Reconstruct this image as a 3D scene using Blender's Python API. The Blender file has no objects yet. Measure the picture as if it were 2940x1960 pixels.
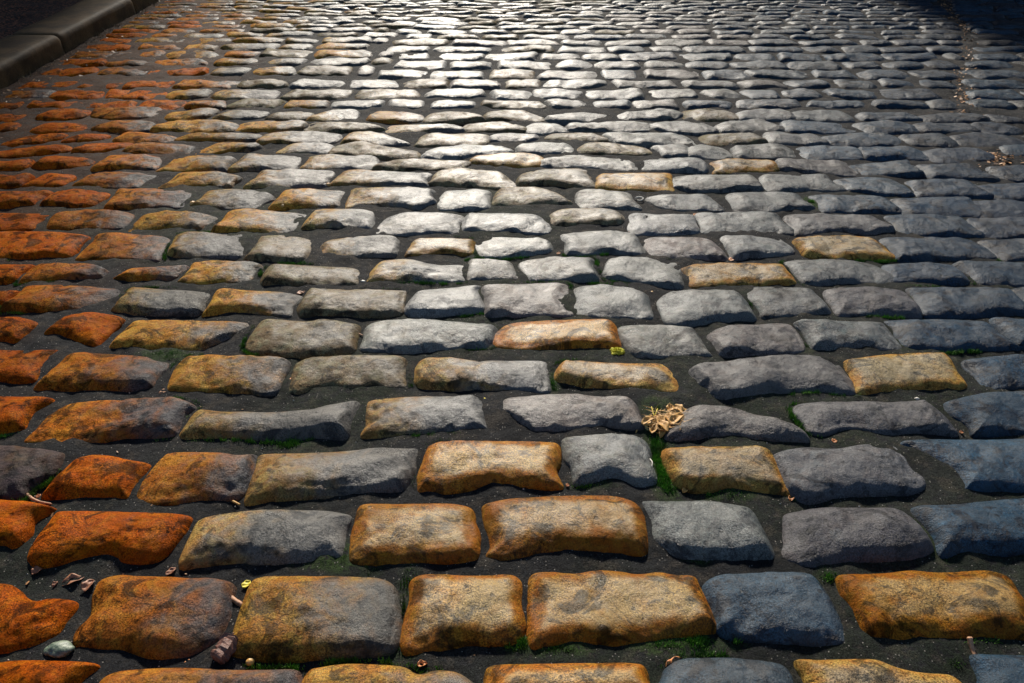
import bpy, math, random
import numpy as np
from mathutils import Vector
random.seed(7)
RNG = np.random.default_rng(11)
C = bpy.context.scene.collection
R = math.radians

# ------------------------------------------------------------------ camera model
W, H = 2940, 1960
F = W * 28 / 36
CX, CY = 1450, 980
TH = math.atan((980 + 562) / F)
CAM_H = 1.1


def un(x, y, z=0.0):
    """pixel of the photograph -> point of the street at height z"""
    a = (x - CX) / F
    b = (y - CY) / F
    dy = math.cos(TH) - b * math.sin(TH)
    dz = -math.sin(TH) - b * math.cos(TH)
    t = (z - CAM_H) / dz
    return (a * t, dy * t)


def proj(x, y, z=0.0):
    zc = y * math.cos(TH) + (CAM_H - z) * math.sin(TH)
    v = (CAM_H - z) * math.cos(TH) - y * math.sin(TH)
    return (CX + F * x / zc, CY + F * v / zc)


# ------------------------------------------------------------------ numpy noise
def _hash(ix, iy, seed):
    n = (ix.astype(np.int64) * 374761393 + iy.astype(np.int64) * 668265263 + seed * 974634777) & 0xFFFFFFFF
    n = ((n ^ (n >> 13)) * 1274126177) & 0xFFFFFFFF
    n = n ^ (n >> 16)
    return (n & 0xFFFF) / 65535.0


def vnoise(x, y, seed=0):
    ix = np.floor(x); iy = np.floor(y)
    fx = x - ix; fy = y - iy
    fx = fx * fx * (3 - 2 * fx); fy = fy * fy * (3 - 2 * fy)
    ix = ix.astype(np.int64); iy = iy.astype(np.int64)
    a = _hash(ix, iy, seed); b = _hash(ix + 1, iy, seed)
    c = _hash(ix, iy + 1, seed); d = _hash(ix + 1, iy + 1, seed)
    return (a + (b - a) * fx) * (1 - fy) + (c + (d - c) * fx) * fy - 0.5


def fbm(x, y, seed=0, octv=4):
    s = 0; amp = 1.0
    for k in range(octv):
        s = s + amp * vnoise(x * 2 ** k + 17.3 * k, y * 2 ** k - 9.1 * k, seed + k)
        amp *= 0.5
    return s


def smooth(a, b, x):
    t = np.clip((x - a) / (b - a), 0, 1)
    return t * t * (3 - 2 * t)


# ------------------------------------------------------------------ materials
def new_mat(name):
    m = bpy.data.materials.new(name)
    m.use_nodes = True
    nt = m.node_tree
    nt.nodes.clear()
    out = nt.nodes.new('ShaderNodeOutputMaterial')
    p = nt.nodes.new('ShaderNodeBsdfPrincipled')
    nt.links.new(p.outputs[0], out.inputs[0])
    return m, nt, p


class NB:
    """small node builder"""
    def __init__(s, nt):
        s.nt = nt
        s.pos = nt.nodes.new('ShaderNodeNewGeometry').outputs['Position']

    def n(s, t):
        return s.nt.nodes.new(t)

    def l(s, a, b):
        s.nt.links.new(a, b)

    def noise(s, scale, detail=4, rough=0.55, vec=None, dist=0.0):
        n = s.n('ShaderNodeTexNoise')
        n.inputs['Scale'].default_value = scale
        n.inputs['Detail'].default_value = detail
        n.inputs['Roughness'].default_value = rough
        n.inputs['Distortion'].default_value = dist
        s.l(vec or s.pos, n.inputs['Vector'])
        return n.outputs['Fac']

    def voro(s, scale, feature='F1'):
        n = s.n('ShaderNodeTexVoronoi')
        n.feature = feature
        n.inputs['Scale'].default_value = scale
        s.l(s.pos, n.inputs['Vector'])
        return n

    def mapr(s, v, a, b, c=0.0, d=1.0, kind='SMOOTHSTEP'):
        n = s.n('ShaderNodeMapRange')
        n.interpolation_type = kind
        s.l(v, n.inputs[0])
        for i, q in zip((1, 2, 3, 4), (a, b, c, d)):
            n.inputs[i].default_value = q
        return n.outputs[0]

    def math(s, op, a, b=None, clamp=False):
        n = s.n('ShaderNodeMath'); n.operation = op; n.use_clamp = clamp
        for i, q in enumerate((a, b)):
            if q is None: continue
            if isinstance(q, (int, float)): n.inputs[i].default_value = q
            else: s.l(q, n.inputs[i])
        return n.outputs[0]

    def mix(s, f, a, b, mode='MIX'):
        n = s.n('ShaderNodeMix'); n.data_type = 'RGBA'; n.blend_type = mode
        for i, q in ((0, f), (6, a), (7, b)):
            if isinstance(q, (int, float)): n.inputs[i].default_value = q
            elif isinstance(q, tuple): n.inputs[i].default_value = (*q, 1)
            else: s.l(q, n.inputs[i])
        return n.outputs[2]

    def attr(s, name):
        n = s.n('ShaderNodeAttribute'); n.attribute_name = name
        return n

    def bump(s, h, strength, dist, prev=None):
        n = s.n('ShaderNodeBump')
        n.inputs['Strength'].default_value = strength
        n.inputs['Distance'].default_value = dist
        s.l(h, n.inputs['Height'])
        if prev is not None: s.l(prev, n.inputs['Normal'])
        return n.outputs[0]


def stone_material():
    m, nt, p = new_mat('cobblestone_granite')
    b = NB(nt)
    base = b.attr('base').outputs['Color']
    stain_glow = b.attr('stain_glow').outputs['Color']
    sm = b.attr('glow_rim').outputs['Fac']  # mask for the orange light painted on left ends
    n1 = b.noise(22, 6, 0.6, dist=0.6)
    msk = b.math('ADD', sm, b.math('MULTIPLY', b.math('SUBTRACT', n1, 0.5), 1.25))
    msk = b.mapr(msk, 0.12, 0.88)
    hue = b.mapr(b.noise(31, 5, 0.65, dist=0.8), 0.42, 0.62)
    st2 = b.mix(hue, stain_glow, b.mix(1.0, stain_glow, (1.15, 1.55, 1.7), 'MULTIPLY'))
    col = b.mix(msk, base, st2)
    # soft tone variation of the mineral
    n2 = b.noise(45, 5, 0.6)
    col = b.mix(b.mapr(n2, 0.3, 0.7, 0.0, 0.55), col, b.mix(1.0, col, (0.62, 0.66, 0.72), 'MULTIPLY'))
    # dark weathered patches with an outline of their own
    n3 = b.noise(17, 8, 0.68, dist=1.2)
    pat = b.mapr(n3, 0.51, 0.60, 0.0, 0.85)
    col = b.mix(pat, col, b.mix(1.0, col, (0.16, 0.19, 0.24), 'MULTIPLY'))
    # pale worn crust
    n4 = b.noise(26, 7, 0.7, dist=0.8)
    col = b.mix(b.mapr(n4, 0.60, 0.70, 0.0, 0.5), col, b.mix(1.0, col, (1.75, 1.62, 1.45), 'MULTIPLY'))
    # grains
    g1 = b.noise(330, 4, 0.8)
    g2 = b.noise(900, 2, 0.7)
    g = b.math('ADD', b.mapr(g1, 0.37, 0.65, 0.15, 2.0, 'LINEAR'), b.mapr(g2, 0.3, 0.7, -0.35, 0.35, 'LINEAR'))
    gs_ = b.mapr(b.noise(8, 3), 0.35, 0.65, 0.35, 1.0)
    g = b.math('ADD', b.math('MULTIPLY', b.math('SUBTRACT', g, 1.0), gs_), 1.0)
    g = b.math('MAXIMUM', g, 0.06)
    gc = b.n('ShaderNodeCombineColor')
    for i in range(3): b.l(g, gc.inputs[i])
    col = b.mix(1.0, col, gc.outputs[0], 'MULTIPLY')
    # separate dark pits
    vp = b.voro(48)
    vc = b.n('ShaderNodeSeparateColor'); b.l(vp.outputs['Color'], vc.inputs[0])
    wob = b.math('ADD', vp.outputs['Distance'], b.math('MULTIPLY', b.noise(140, 3), 0.25))
    hole = b.math('MULTIPLY', b.mapr(wob, 0.42, 0.26), b.mapr(vc.outputs[0], 0.80, 0.86))
    col = b.mix(b.math('MULTIPLY', hole, 0.75), col, b.mix(1.0, col, (0.15, 0.16, 0.18), 'MULTIPLY'))
    b.l(col, p.inputs['Base Color'])
    ro = b.math('ADD', b.mapr(g1, 0.3, 0.7, 0.24, 0.44, 'LINEAR'), b.math('MULTIPLY', msk, 0.22))
    # gloss shaped to hold the sun's sheen to the street's middle
    pol = b.attr('glare_gloss').outputs['Fac']
    b.l(b.math('MULTIPLY', pol, b.mapr(msk, 0.1, 0.9, 0.50, 0.10)), p.inputs['Specular IOR Level'])
    ro = b.math('ADD', ro, b.mapr(b.noise(12, 4), 0.35, 0.65, -0.04, 0.10))
    b.l(ro, p.inputs['Roughness'])
    b.l(b.mix(msk, (1.0, 1.0, 1.0), (1.0, 0.55, 0.25)), p.inputs['Specular Tint'])  # orange of the warm light put into the reflections too
    p.inputs['Specular IOR Level'].default_value = 0.55
    # thin wet film: broken, stronger mid-street to shape the glare
    wet = b.mapr(b.noise(10, 5, 0.65), 0.32, 0.60, 0.25, 1.0)
    b.l(b.math('MULTIPLY', b.math('MULTIPLY', wet, pol), b.mapr(msk, 0.2, 1.0, 0.7, 0.35)), p.inputs['Coat Weight'])
    p.inputs['Coat Roughness'].default_value = 0.33
    p.inputs['Coat IOR'].default_value = 1.4
    lump = b.noise(55, 5, 0.6)
    k = b.bump(lump, 0.9, 0.009)
    ch = b.noise(150, 4, 0.7)
    k = b.bump(ch, 0.8, 0.0035, k)
    pit = b.mapr(b.voro(130).outputs['Distance'], 0.0, 0.35)
    pm = b.mapr(b.noise(14, 3), 0.5, 0.62)
    pit2 = b.math('MULTIPLY', b.math('SUBTRACT', pit, 1.0), pm)
    k = b.bump(pit2, 0.45, 0.0016, k)
    k = b.bump(b.math('MULTIPLY', hole, -1.0), 0.6, 0.003, k)
    k = b.bump(g1, 1.0, 0.0030, k)
    b.l(k, p.inputs['Normal'])
    kc = b.bump(lump, 0.5, 0.005)
    kc = b.bump(g1, 0.7, 0.0018, kc)
    b.l(kc, p.inputs['Coat Normal'])
    return m


def mortar_material():
    m, nt, p = new_mat('joint_mortar')
    b = NB(nt)
    n1 = b.noise(9, 5, 0.6)
    col = b.mix(b.mapr(n1, 0.35, 0.65), (0.006, 0.0065, 0.0075), (0.014, 0.0145, 0.016))
    sx = b.n('ShaderNodeSeparateXYZ'); b.l(b.pos, sx.inputs[0])
    # rusty dust washed down the left side of the street
    br = b.math('ADD', b.mapr(sx.outputs[0], -0.4, -2.0), b.math('MULTIPLY', b.math('SUBTRACT', b.noise(5, 5), 0.5), 1.1))
    col = b.mix(b.mapr(br, 0.3, 1.1, 0.0, 0.85), col, (0.050, 0.021, 0.008))
    col = b.mix(b.mapr(b.noise(24, 6, 0.7), 0.50, 0.62, 0.0, 0.8), col, (0.034, 0.029, 0.024))
    mo = b.attr('moss').outputs['Fac']
    mm = b.math('MULTIPLY', mo, b.mapr(b.noise(60, 5, 0.7), 0.35, 0.55))
    col = b.mix(mm, col, (0.020, 0.038, 0.008))
    g1 = b.noise(330, 4, 0.85)
    g = b.mapr(g1, 0.38, 0.68, 0.2, 3.0, 'LINEAR')
    gc = b.n('ShaderNodeCombineColor')
    for i in range(3): b.l(g, gc.inputs[i])
    col = b.mix(1.0, col, gc.outputs[0], 'MULTIPLY')
    # sparse pale specks
    v = b.voro(210)
    sc = b.n('ShaderNodeSeparateColor'); b.l(v.outputs['Color'], sc.inputs[0])
    sp = b.math('MULTIPLY', b.mapr(v.outputs['Distance'], 0.3, 0.15), b.mapr(sc.outputs[0], 0.84, 0.94))
    col = b.mix(sp, col, (0.28, 0.26, 0.23))
    b.l(col, p.inputs['Base Color'])
    p.inputs['Roughness'].default_value = 0.85
    p.inputs['Specular IOR Level'].default_value = 0.15
    k = b.bump(b.noise(60, 6, 0.7), 1.0, 0.010)
    k = b.bump(g1, 1.0, 0.0030, k)
    b.l(k, p.inputs['Normal'])
    return m


def pavement_material():
    m, nt, p = new_mat('pavement_asphalt')
    b = NB(nt)
    v = b.voro(95)
    sc = b.n('ShaderNodeSeparateColor'); b.l(v.outputs['Color'], sc.inputs[0])
    col = b.mix(b.mapr(sc.outputs[0], 0.45, 0.95), (0.018, 0.010, 0.007), (0.20, 0.075, 0.035))
    col = b.mix(b.mapr(b.noise(6, 5), 0.35, 0.65, 0, 0.6), col, (0.025, 0.014, 0.011))
    b.l(col, p.inputs['Base Color'])
    p.inputs['Roughness'].default_value = 0.8
    p.inputs['Specular IOR Level'].default_value = 0.15
    k = b.bump(v.outputs['Distance'], 0.9, 0.006)
    k = b.bump(b.noise(45, 5, 0.7), 0.8, 0.010, k)
    b.l(k, p.inputs['Normal'])
    return m


def kerb_material():
    m, nt, p = new_mat('kerb_granite')
    b = NB(nt)
    col = b.mix(b.mapr(b.noise(7, 6, 0.65), 0.35, 0.65), (0.045, 0.028, 0.014), (0.115, 0.068, 0.030))
    g1 = b.noise(380, 3, 0.75)
    g = b.mapr(g1, 0.34, 0.66, 0.45, 1.5, 'LINEAR')
    gc = b.n('ShaderNodeCombineColor')
    for i in range(3): b.l(g, gc.inputs[i])
    col = b.mix(1.0, col, gc.outputs[0], 'MULTIPLY')
    b.l(col, p.inputs['Base Color'])
    p.inputs['Roughness'].default_value = 0.6
    p.inputs['Specular IOR Level'].default_value = 0.1
    k = b.bump(b.noise(25, 5, 0.6), 0.4, 0.006)
    k = b.bump(g1, 0.6, 0.0018, k)
    b.l(k, p.inputs['Normal'])
    return m


def simple_mat(name, c1, c2, scale=150, rough=0.6, bump=0.001, trans=0.0):
    m, nt, p = new_mat(name)
    b = NB(nt)
    n = b.noise(scale, 5, 0.65)
    b.l(b.mix(b.mapr(n, 0.35, 0.65), c1, c2), p.inputs['Base Color'])
    p.inputs['Roughness'].default_value = rough
    b.l(b.bump(n, 0.7, bump), p.inputs['Normal'])
    return m


M_STONE = stone_material()
M_MORTAR = mortar_material()
M_PAVE = pavement_material()
M_KERB = kerb_material()
M_MOSS = simple_mat('moss_green', (0.035, 0.10, 0.008), (0.10, 0.27, 0.012), 28, 0.75)
M_MOSSD = simple_mat('moss_yellow', (0.45, 0.42, 0.02), (0.62, 0.58, 0.05), 300, 0.8)
M_STRAW = simple_mat('dry_straw', (0.40, 0.20, 0.045), (0.60, 0.34, 0.09), 300, 0.6)
M_LEAFB = simple_mat('dry_leaf_brown', (0.20, 0.075, 0.035), (0.33, 0.14, 0.065), 260, 0.55)
M_LEAFO = simple_mat('dry_leaf_orange', (0.48, 0.15, 0.04), (0.60, 0.25, 0.08), 260, 0.5)
M_WOOD = simple_mat('twig_wood', (0.34, 0.16, 0.08), (0.52, 0.28, 0.15), 240, 0.6)
M_BARK = simple_mat('bark_brown', (0.085, 0.035, 0.025), (0.20, 0.085, 0.055), 160, 0.55, 0.003)
M_YEL = simple_mat('petal_yellow', (0.62, 0.50, 0.02), (0.75, 0.62, 0.05), 200, 0.5)
M_SEED = simple_mat('seed_amber', (0.55, 0.28, 0.07), (0.65, 0.40, 0.14), 300, 0.35)
M_PEB = simple_mat('pebble_green', (0.05, 0.085, 0.055), (0.20, 0.24, 0.17), 200, 0.5)
M_CHIP = simple_mat('stone_chip', (0.50, 0.46, 0.38), (0.66, 0.62, 0.55), 200, 0.5)
M_GRASS = simple_mat('dry_grass', (0.10, 0.075, 0.035), (0.22, 0.15, 0.07), 120, 0.7)


# ------------------------------------------------------------------ mesh helpers
def mesh_np(name, verts, faces, mat, loc=(0, 0, 0), smoothf=True):
    """verts (n,3), faces (m,4) or (m,3) int arrays"""
    me = bpy.data.meshes.new(name)
    verts = np.asarray(verts, dtype=np.float32) - np.array(loc, dtype=np.float32)
    faces = np.asarray(faces, dtype=np.int32)
    k = faces.shape[1]
    me.vertices.add(len(verts)); me.vertices.foreach_set('co', verts.ravel())
    me.loops.add(faces.size); me.loops.foreach_set('vertex_index', faces.ravel())
    me.polygons.add(len(faces))
    me.polygons.foreach_set('loop_start', np.arange(0, faces.size, k, dtype=np.int32))
    me.polygons.foreach_set('use_smooth', np.full(len(faces), smoothf))
    me.update(calc_edges=True); me.validate()
    me.materials.append(mat)
    o = bpy.data.objects.new(name, me)
    o.location = loc
    C.objects.link(o)
    return o


def pyd(name, vs, fs, mat, loc=(0, 0, 0), smoothf=True, parent=None):
    me = bpy.data.meshes.new(name)
    me.from_pydata([tuple(Vector(v) - Vector(loc)) for v in vs], [], fs)
    me.update()
    for p in me.polygons: p.use_smooth = smoothf
    me.materials.append(mat)
    o = bpy.data.objects.new(name, me); C.objects.link(o)
    o.location = loc
    if parent: o.parent = parent
    return o


def tag(o, label=None, cat=None, group=None, kind=None):
    if label: o['label'] = label
    if cat: o['category'] = cat
    if group: o['group'] = group
    if kind: o['kind'] = kind
    return o


def add_attr(me, name, kind, arr):
    a = me.attributes.new(name, kind, 'POINT')
    if kind == 'FLOAT':
        a.data.foreach_set('value', np.asarray(arr, dtype=np.float32).ravel())
    else:
        arr = np.asarray(arr, dtype=np.float32)
        if arr.shape[1] == 3: arr = np.concatenate([arr, np.ones((len(arr), 1), np.float32)], 1)
        a.data.foreach_set('color', arr.ravel())


# ------------------------------------------------------------------ the stones as seen
# region letter + digit = origin of a window on the photograph whose unit is 1/2.352 px
ORG = {'A': 1460, 'B': 1000, 'C': 640, 'D': 400, 'E': 0}
OX = (0, 970, 1940)
ROWS = [
# row 1 = nearest
"""A0 O 0,1030 150,1015 420,1020 560,1030 620,1060 560,1120 480,1200 300,1320 -250,1320 -200,1040
A0 o 760,1110 900,1080 1200,1065 1600,1080 1900,1075 1980,1090 2000,1180 1980,1340 680,1360 700,1190
A1 u -170,1100 -80,1060 60,1035 250,1040 450,1060 520,1110 620,1080 760,1090 860,1150 900,1200 880,1340 -190,1360
A1 a 1035,1090 1090,1045 1400,1035 1800,1030 1990,1035 2060,1075 2070,1180 2060,1340 1010,1360 1030,1180
A2 b -66,1150 -20,1060 100,1005 400,1000 640,1030 730,1080 760,1180 770,1340 -60,1350
A2 c 860,1015 1050,1010 1350,1005 1480,1060 1620,1090 1850,1130 1900,1350 950,1350 920,1150
A2 B 2050,980 2200,975 2400,985 2700,1000 2750,1340 2150,1340 2080,1100""",
"""A0 O -300,520 0,490 110,530 200,610 300,590 470,620 400,770 330,870 150,940 -350,960
A0 o 690,480 800,440 1000,445 1300,460 1480,475 1545,520 1520,620 1510,750 1450,880 1350,960 1200,1005 1000,990 840,940 600,930 540,900 560,800 640,720 650,580
A0 u 1720,490 1800,450 2100,445 2400,450 2560,470 2630,520 2660,620 2670,760 2640,930 2500,985 2150,1000 1800,1005 1595,980 1600,900 1650,700
A1 a 520,490 570,445 680,432 900,445 1100,432 1180,450 1215,510 1200,640 1220,700 1222,820 1150,900 900,905 780,940 640,960 530,980 475,940 470,830 500,690 520,580
A1 a 1320,470 1370,425 1500,420 1620,435 1750,415 1900,415 2020,435 2150,415 2250,440 2380,440 2425,520 2490,700 2515,810 2400,850 2250,870 2100,900 1850,930 1600,905 1480,920 1350,940 1320,880 1325,720 1315,600
A2 b 230,500 340,440 500,430 700,420 850,425 930,470 980,550 1020,620 1060,730 1090,850 1080,920 900,915 650,900 500,880 380,860 310,810 300,720 240,600
A2 a 1135,450 1200,430 1450,425 1600,405 1800,420 2050,405 2200,430 2270,500 2300,570 2350,680 2352,840 2250,870 2000,870 1700,890 1400,885 1310,860 1260,760 1220,660 1160,590 1150,510
A2 D 2500,430 3000,430 3100,850 2600,870""",
"""A0 O -300,-60 0,-70 300,-20 310,10 210,90 190,170 120,260 60,280 0,250 -400,260
A0 O 390,20 500,5 800,10 1100,20 1245,45 1230,100 1200,180 1100,290 1000,355 830,355 740,310 640,330 500,370 330,395 240,360 230,300 290,180 350,90
A0 l 1380,60 1500,30 1700,5 2000,0 2200,10 2340,50 2300,150 2290,300 2240,350 2150,330 2050,370 1800,360 1500,355 1350,380 1280,400 1258,370 1290,240 1340,110
A1 a 165,-10 210,-38 400,-40 750,-42 870,-10 900,80 925,180 905,330 800,350 500,355 250,375 150,375 118,350 118,230 140,90
A1 a 1005,-10 1050,-50 1250,-80 1550,-97 1850,-97 1970,-50 2030,20 2050,120 2050,290 1950,300 1650,280 1400,300 1200,340 1050,335 1030,290 1070,250 1040,150
A2 g -180,-60 0,-62 200,-60 400,-35 490,-5 550,110 610,250 625,330 580,352 400,345 230,350 60,335 -40,270 -120,190 -130,80 -170,10
A2 p 760,50 800,20 1000,-17 1200,-15 1450,-5 1560,50 1640,140 1690,220 1690,300 1500,340 1250,350 1050,370 900,395 800,360 740,330 760,200
A2 b 1625,-10 1700,-30 1900,-40 2100,-62 2300,-78 2500,-80 2800,-60 2850,290 2352,300 2000,310 1800,325 1775,240 1720,130 1660,50""",
"""B0 q -300,660 0,655 150,665 380,700 400,730 330,850 200,930 150,1000 0,1010 -400,1020
B0 O 500,770 560,735 700,715 850,745 970,775 960,820 920,880 860,1000 820,1020 600,1020 450,1005 330,990 340,970 400,870 450,820
B0 o 1080,760 1130,700 1250,690 1450,695 1600,720 1690,710 1690,780 1660,900 1580,1010 1450,1010 1300,1020 1150,1050 1010,1040 960,1000 970,930 1040,820
B0 l 1770,720 1850,700 2100,695 2352,680 2511,660 2680,665 2796,675 2785,740 2770,830 2710,950 2580,980 2430,985 2200,1000 1950,1020 1720,1045 1700,1020 1715,920 1740,830
B1 a 620,680 640,650 750,625 1000,620 1250,618 1430,628 1470,660 1465,780 1440,830 1490,920 1470,940 1300,935 1150,915 1050,905 900,950 750,970 620,965 580,975 573,880 590,800
B1 g 1560,600 1700,582 1850,575 2000,590 2060,630 2085,700 2080,760 2110,830 2110,890 2040,930 1980,930 1920,900 1850,880 1750,900 1640,915 1615,880 1610,800 1570,740 1555,660
B2 c -50,680 60,665 250,660 450,660 550,665 620,700 660,770 690,850 730,940 720,990 560,970 440,960 350,950 200,955 100,950 20,900 -20,830 -50,760
B2 p 690,730 740,690 900,665 1100,665 1250,640 1400,632 1480,660 1540,740 1570,810 1640,870 1640,940 1550,970 1300,980 1100,995 1000,1025 900,1040 830,1000 770,960 730,880 700,790
B2 b 1550,640 1620,610 1800,605 2100,605 2352,600 2700,600 2750,960 2352,965 2100,965 1930,970 1930,900 1860,820 1760,750 1640,680""",
"""B0 O -300,340 0,325 200,320 310,335 290,370 200,430 180,490 100,565 -400,570
B0 o 380,430 480,370 700,355 950,345 1150,340 1250,365 1285,400 1220,450 1200,520 1170,590 1050,605 900,590 820,590 700,630 560,645 400,635 220,635 210,615 290,530 340,450
B0 l 1300,490 1340,420 1380,400 1500,415 1700,420 1900,425 2050,415 2200,375 2352,350 2395,370 2375,430 2345,500 2310,600 2150,600 2000,600 1850,610 1700,600 1450,600 1280,620 1250,610 1260,570
B1 l 220,370 250,345 400,325 600,318 800,315 910,320 950,370 970,440 975,500 990,560 900,555 700,565 500,570 400,600 250,605 190,590 190,560 220,510 210,460
B1 p 1130,370 1160,335 1300,320 1500,315 1750,330 1930,340 1990,380 2010,450 2030,510 2020,550 1850,530 1700,530 1500,550 1300,550 1150,555 1100,530 1100,470
B2 p -50,600 -40,570 0,500 60,430 130,395 250,380 400,395 520,440 650,470 780,520 850,580 845,625 700,615 500,600 350,585 150,605 0,620
B2 p 835,400 900,365 1100,355 1300,358 1500,365 1650,360 1700,390 1760,450 1830,520 1850,580 1700,580 1500,575 1350,570 1250,545 1150,535 1050,570 960,570 910,550 900,500 850,450
B2 b 1845,370 1900,345 2100,300 2352,280 2700,285 2700,550 2352,570 2150,580 2010,580 2005,520 1900,450 1860,410""",
"""B0 O -300,20 0,10 200,5 350,5 345,25 260,100 235,170 200,215 0,210 -350,215
B0 o 460,60 560,30 750,35 950,50 1010,75 1100,90 1105,130 1050,180 1010,270 900,280 700,275 450,275 300,280 270,270 330,200 400,120
B0 u 1220,110 1260,70 1310,50 1500,50 1750,55 1900,70 1915,110 1890,190 1860,270 1800,300 1650,300 1450,285 1250,285 1175,285 1170,240 1190,170
B0 t 2010,130 2050,85 2180,62 2400,52 2600,52 2690,60 2722,95 2712,180 2710,265 2600,268 2480,252 2350,275 2250,250 2150,265 2080,298 1990,290 2000,210
B1 l 560,110 600,75 700,68 1000,78 1250,75 1375,85 1390,150 1400,240 1390,290 1280,290 1100,275 950,268 800,268 720,265 690,275 580,255 550,220 550,160
B1 c 1520,120 1560,85 1700,85 1850,95 2000,95 2150,95 2210,130 2250,190 2265,250 2250,300 2150,300 2000,285 1850,275 1700,270 1600,250 1510,225 1490,190
B2 p 120,140 180,110 250,90 400,80 600,50 800,38 950,45 1060,80 1110,150 1160,220 1170,310 1050,300 900,280 750,290 600,310 450,335 300,330 190,300 180,240 130,180
B2 c 1165,85 1250,65 1400,40 1600,28 1780,30 1840,80 1880,160 1925,230 1910,275 1700,285 1500,285 1350,305 1240,300 1215,220 1180,140
B2 b 1975,90 2100,60 2352,50 2700,50 2720,270 2352,270 2100,275 2060,210""",
"""C0 O -300,650 0,640 150,650 220,680 170,740 100,800 0,800 -300,800
C0 O 360,720 440,650 550,615 700,620 795,650 740,720 680,790 630,835 520,800 400,760 330,750
C0 u 860,720 920,670 1050,655 1300,655 1550,660 1650,680 1620,740 1560,810 1430,850 1250,855 1100,845 950,845 800,850 775,840 810,780
C0 t 1750,710 1790,665 1950,660 2200,665 2352,680 2395,700 2380,770 2360,860 2250,880 2150,880 2050,895 1900,885 1750,870 1700,840 1710,780
C1 g 210,710 270,665 400,650 650,655 850,670 1030,695 1025,780 1000,840 900,845 700,860 500,875 350,870 195,850 190,820 210,760
C1 a 1110,720 1200,670 1400,655 1600,648 1780,655 1850,690 1865,760 1875,830 1830,850 1650,845 1400,850 1150,850 1090,820 1085,760
C1 g 1930,700 2050,685 2250,690 2371,700 2410,750 2470,860 2482,892 2300,900 2100,905 2000,870 1960,810 1930,760
C2 p 240,760 350,700 550,680 730,675 790,720 825,790 830,860 700,880 500,885 380,900 320,890 280,830
C2 g 835,670 1000,660 1200,660 1370,665 1410,710 1460,790 1490,850 1350,855 1220,840 1100,845 950,850 920,800 900,740
C2 b 1450,660 1600,648 1850,645 2050,660 2110,690 2200,770 2290,840 2200,850 1950,845 1800,860 1600,850 1530,790 1500,710
C2 b 2170,650 2352,640 2600,645 2650,830 2400,840 2320,830 2240,740""",
"""C0 O -200,480 0,470 90,460 60,500 0,550 -300,560
C0 o 130,500 200,430 400,415 600,430 770,445 770,490 700,530 620,580 450,590 250,590 60,590 55,575 100,530
C0 l 850,510 880,455 1000,440 1200,450 1385,470 1360,530 1340,600 1200,610 1000,610 800,600 790,590
C0 u 1450,530 1490,465 1650,458 1850,460 2000,490 2010,515 1960,560 1940,620 1800,615 1650,605 1550,600 1420,625 1410,610
C0 t 2080,500 2130,455 2352,450 2481,450 2700,455 2712,465 2700,540 2690,605 2600,622 2350,628 2200,625 2080,630 2040,590 2050,540
C1 g 540,480 580,450 750,435 900,425 960,430 930,460 950,520 970,590 850,610 700,625 550,630 490,600 485,560
C1 p 1005,430 1200,412 1500,410 1530,460 1530,520 1550,620 1400,625 1200,620 1030,625 1020,540
C1 g 1620,450 1680,420 1800,415 1950,440 2060,480 2080,560 2080,640 1900,640 1750,635 1620,600 1630,520
C2 g -100,530 -40,475 50,455 200,450 380,455 440,510 480,580 500,650 350,660 250,665 130,690 0,680 -60,640 -80,580
C2 g 500,460 560,430 700,428 880,440 930,480 980,540 1005,610 850,625 620,635 580,580 540,530 500,500
C2 p 1040,455 1200,440 1400,440 1500,450 1560,490 1610,560 1610,625 1450,620 1250,610 1120,620 1080,550
C2 b 1590,440 1800,432 2050,435 2230,450 2290,500 2360,620 2200,625 1900,630 1720,620 1680,580 1640,510
C2 b 2320,440 2600,440 2650,600 2440,610 2372,520""",
"""C0 O -200,300 0,285 185,285 130,340 60,400 -200,410
C0 o 200,340 250,290 400,275 600,275 735,290 700,340 670,375 550,385 400,385 200,405 175,400
C0 o 830,350 900,305 1050,300 1225,290 1190,340 1140,375 1000,375 900,390 765,395 770,380
C0 u 1300,320 1330,270 1500,255 1700,270 1740,300 1700,330 1660,390 1550,400 1400,410 1250,405 1240,390
C0 t 1810,330 1860,285 2000,283 2300,295 2381,310 2400,350 2385,415 2250,420 2000,420 1850,420 1800,400
C1 l 260,310 330,250 500,245 650,275 830,280 830,340 825,395 700,395 550,385 400,400 230,400 240,360
C1 g 905,290 930,245 1100,255 1150,265 1180,330 1200,385 1050,385 910,390 895,350
C1 g 1255,270 1350,240 1550,235 1700,245 1700,290 1725,340 1710,385 1500,385 1330,385 1280,330
C1 g 1830,300 1880,235 2100,235 2270,260 2290,320 2295,435 2180,435 2000,405 1870,380 1825,350
C2 c 60,305 200,280 450,275 680,275 730,320 780,400 700,420 500,420 350,425 140,435 100,380 80,330
C2 g 775,260 950,245 1150,245 1300,270 1380,310 1460,380 1350,415 1200,410 1000,420 870,405 820,330
C2 b 1430,290 1500,275 1650,270 1830,280 1900,330 1940,400 1800,410 1650,390 1500,400 1450,370
C2 b 1910,275 2100,262 2352,262 2600,270 2650,415 2352,420 2080,420 1990,350""",
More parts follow.
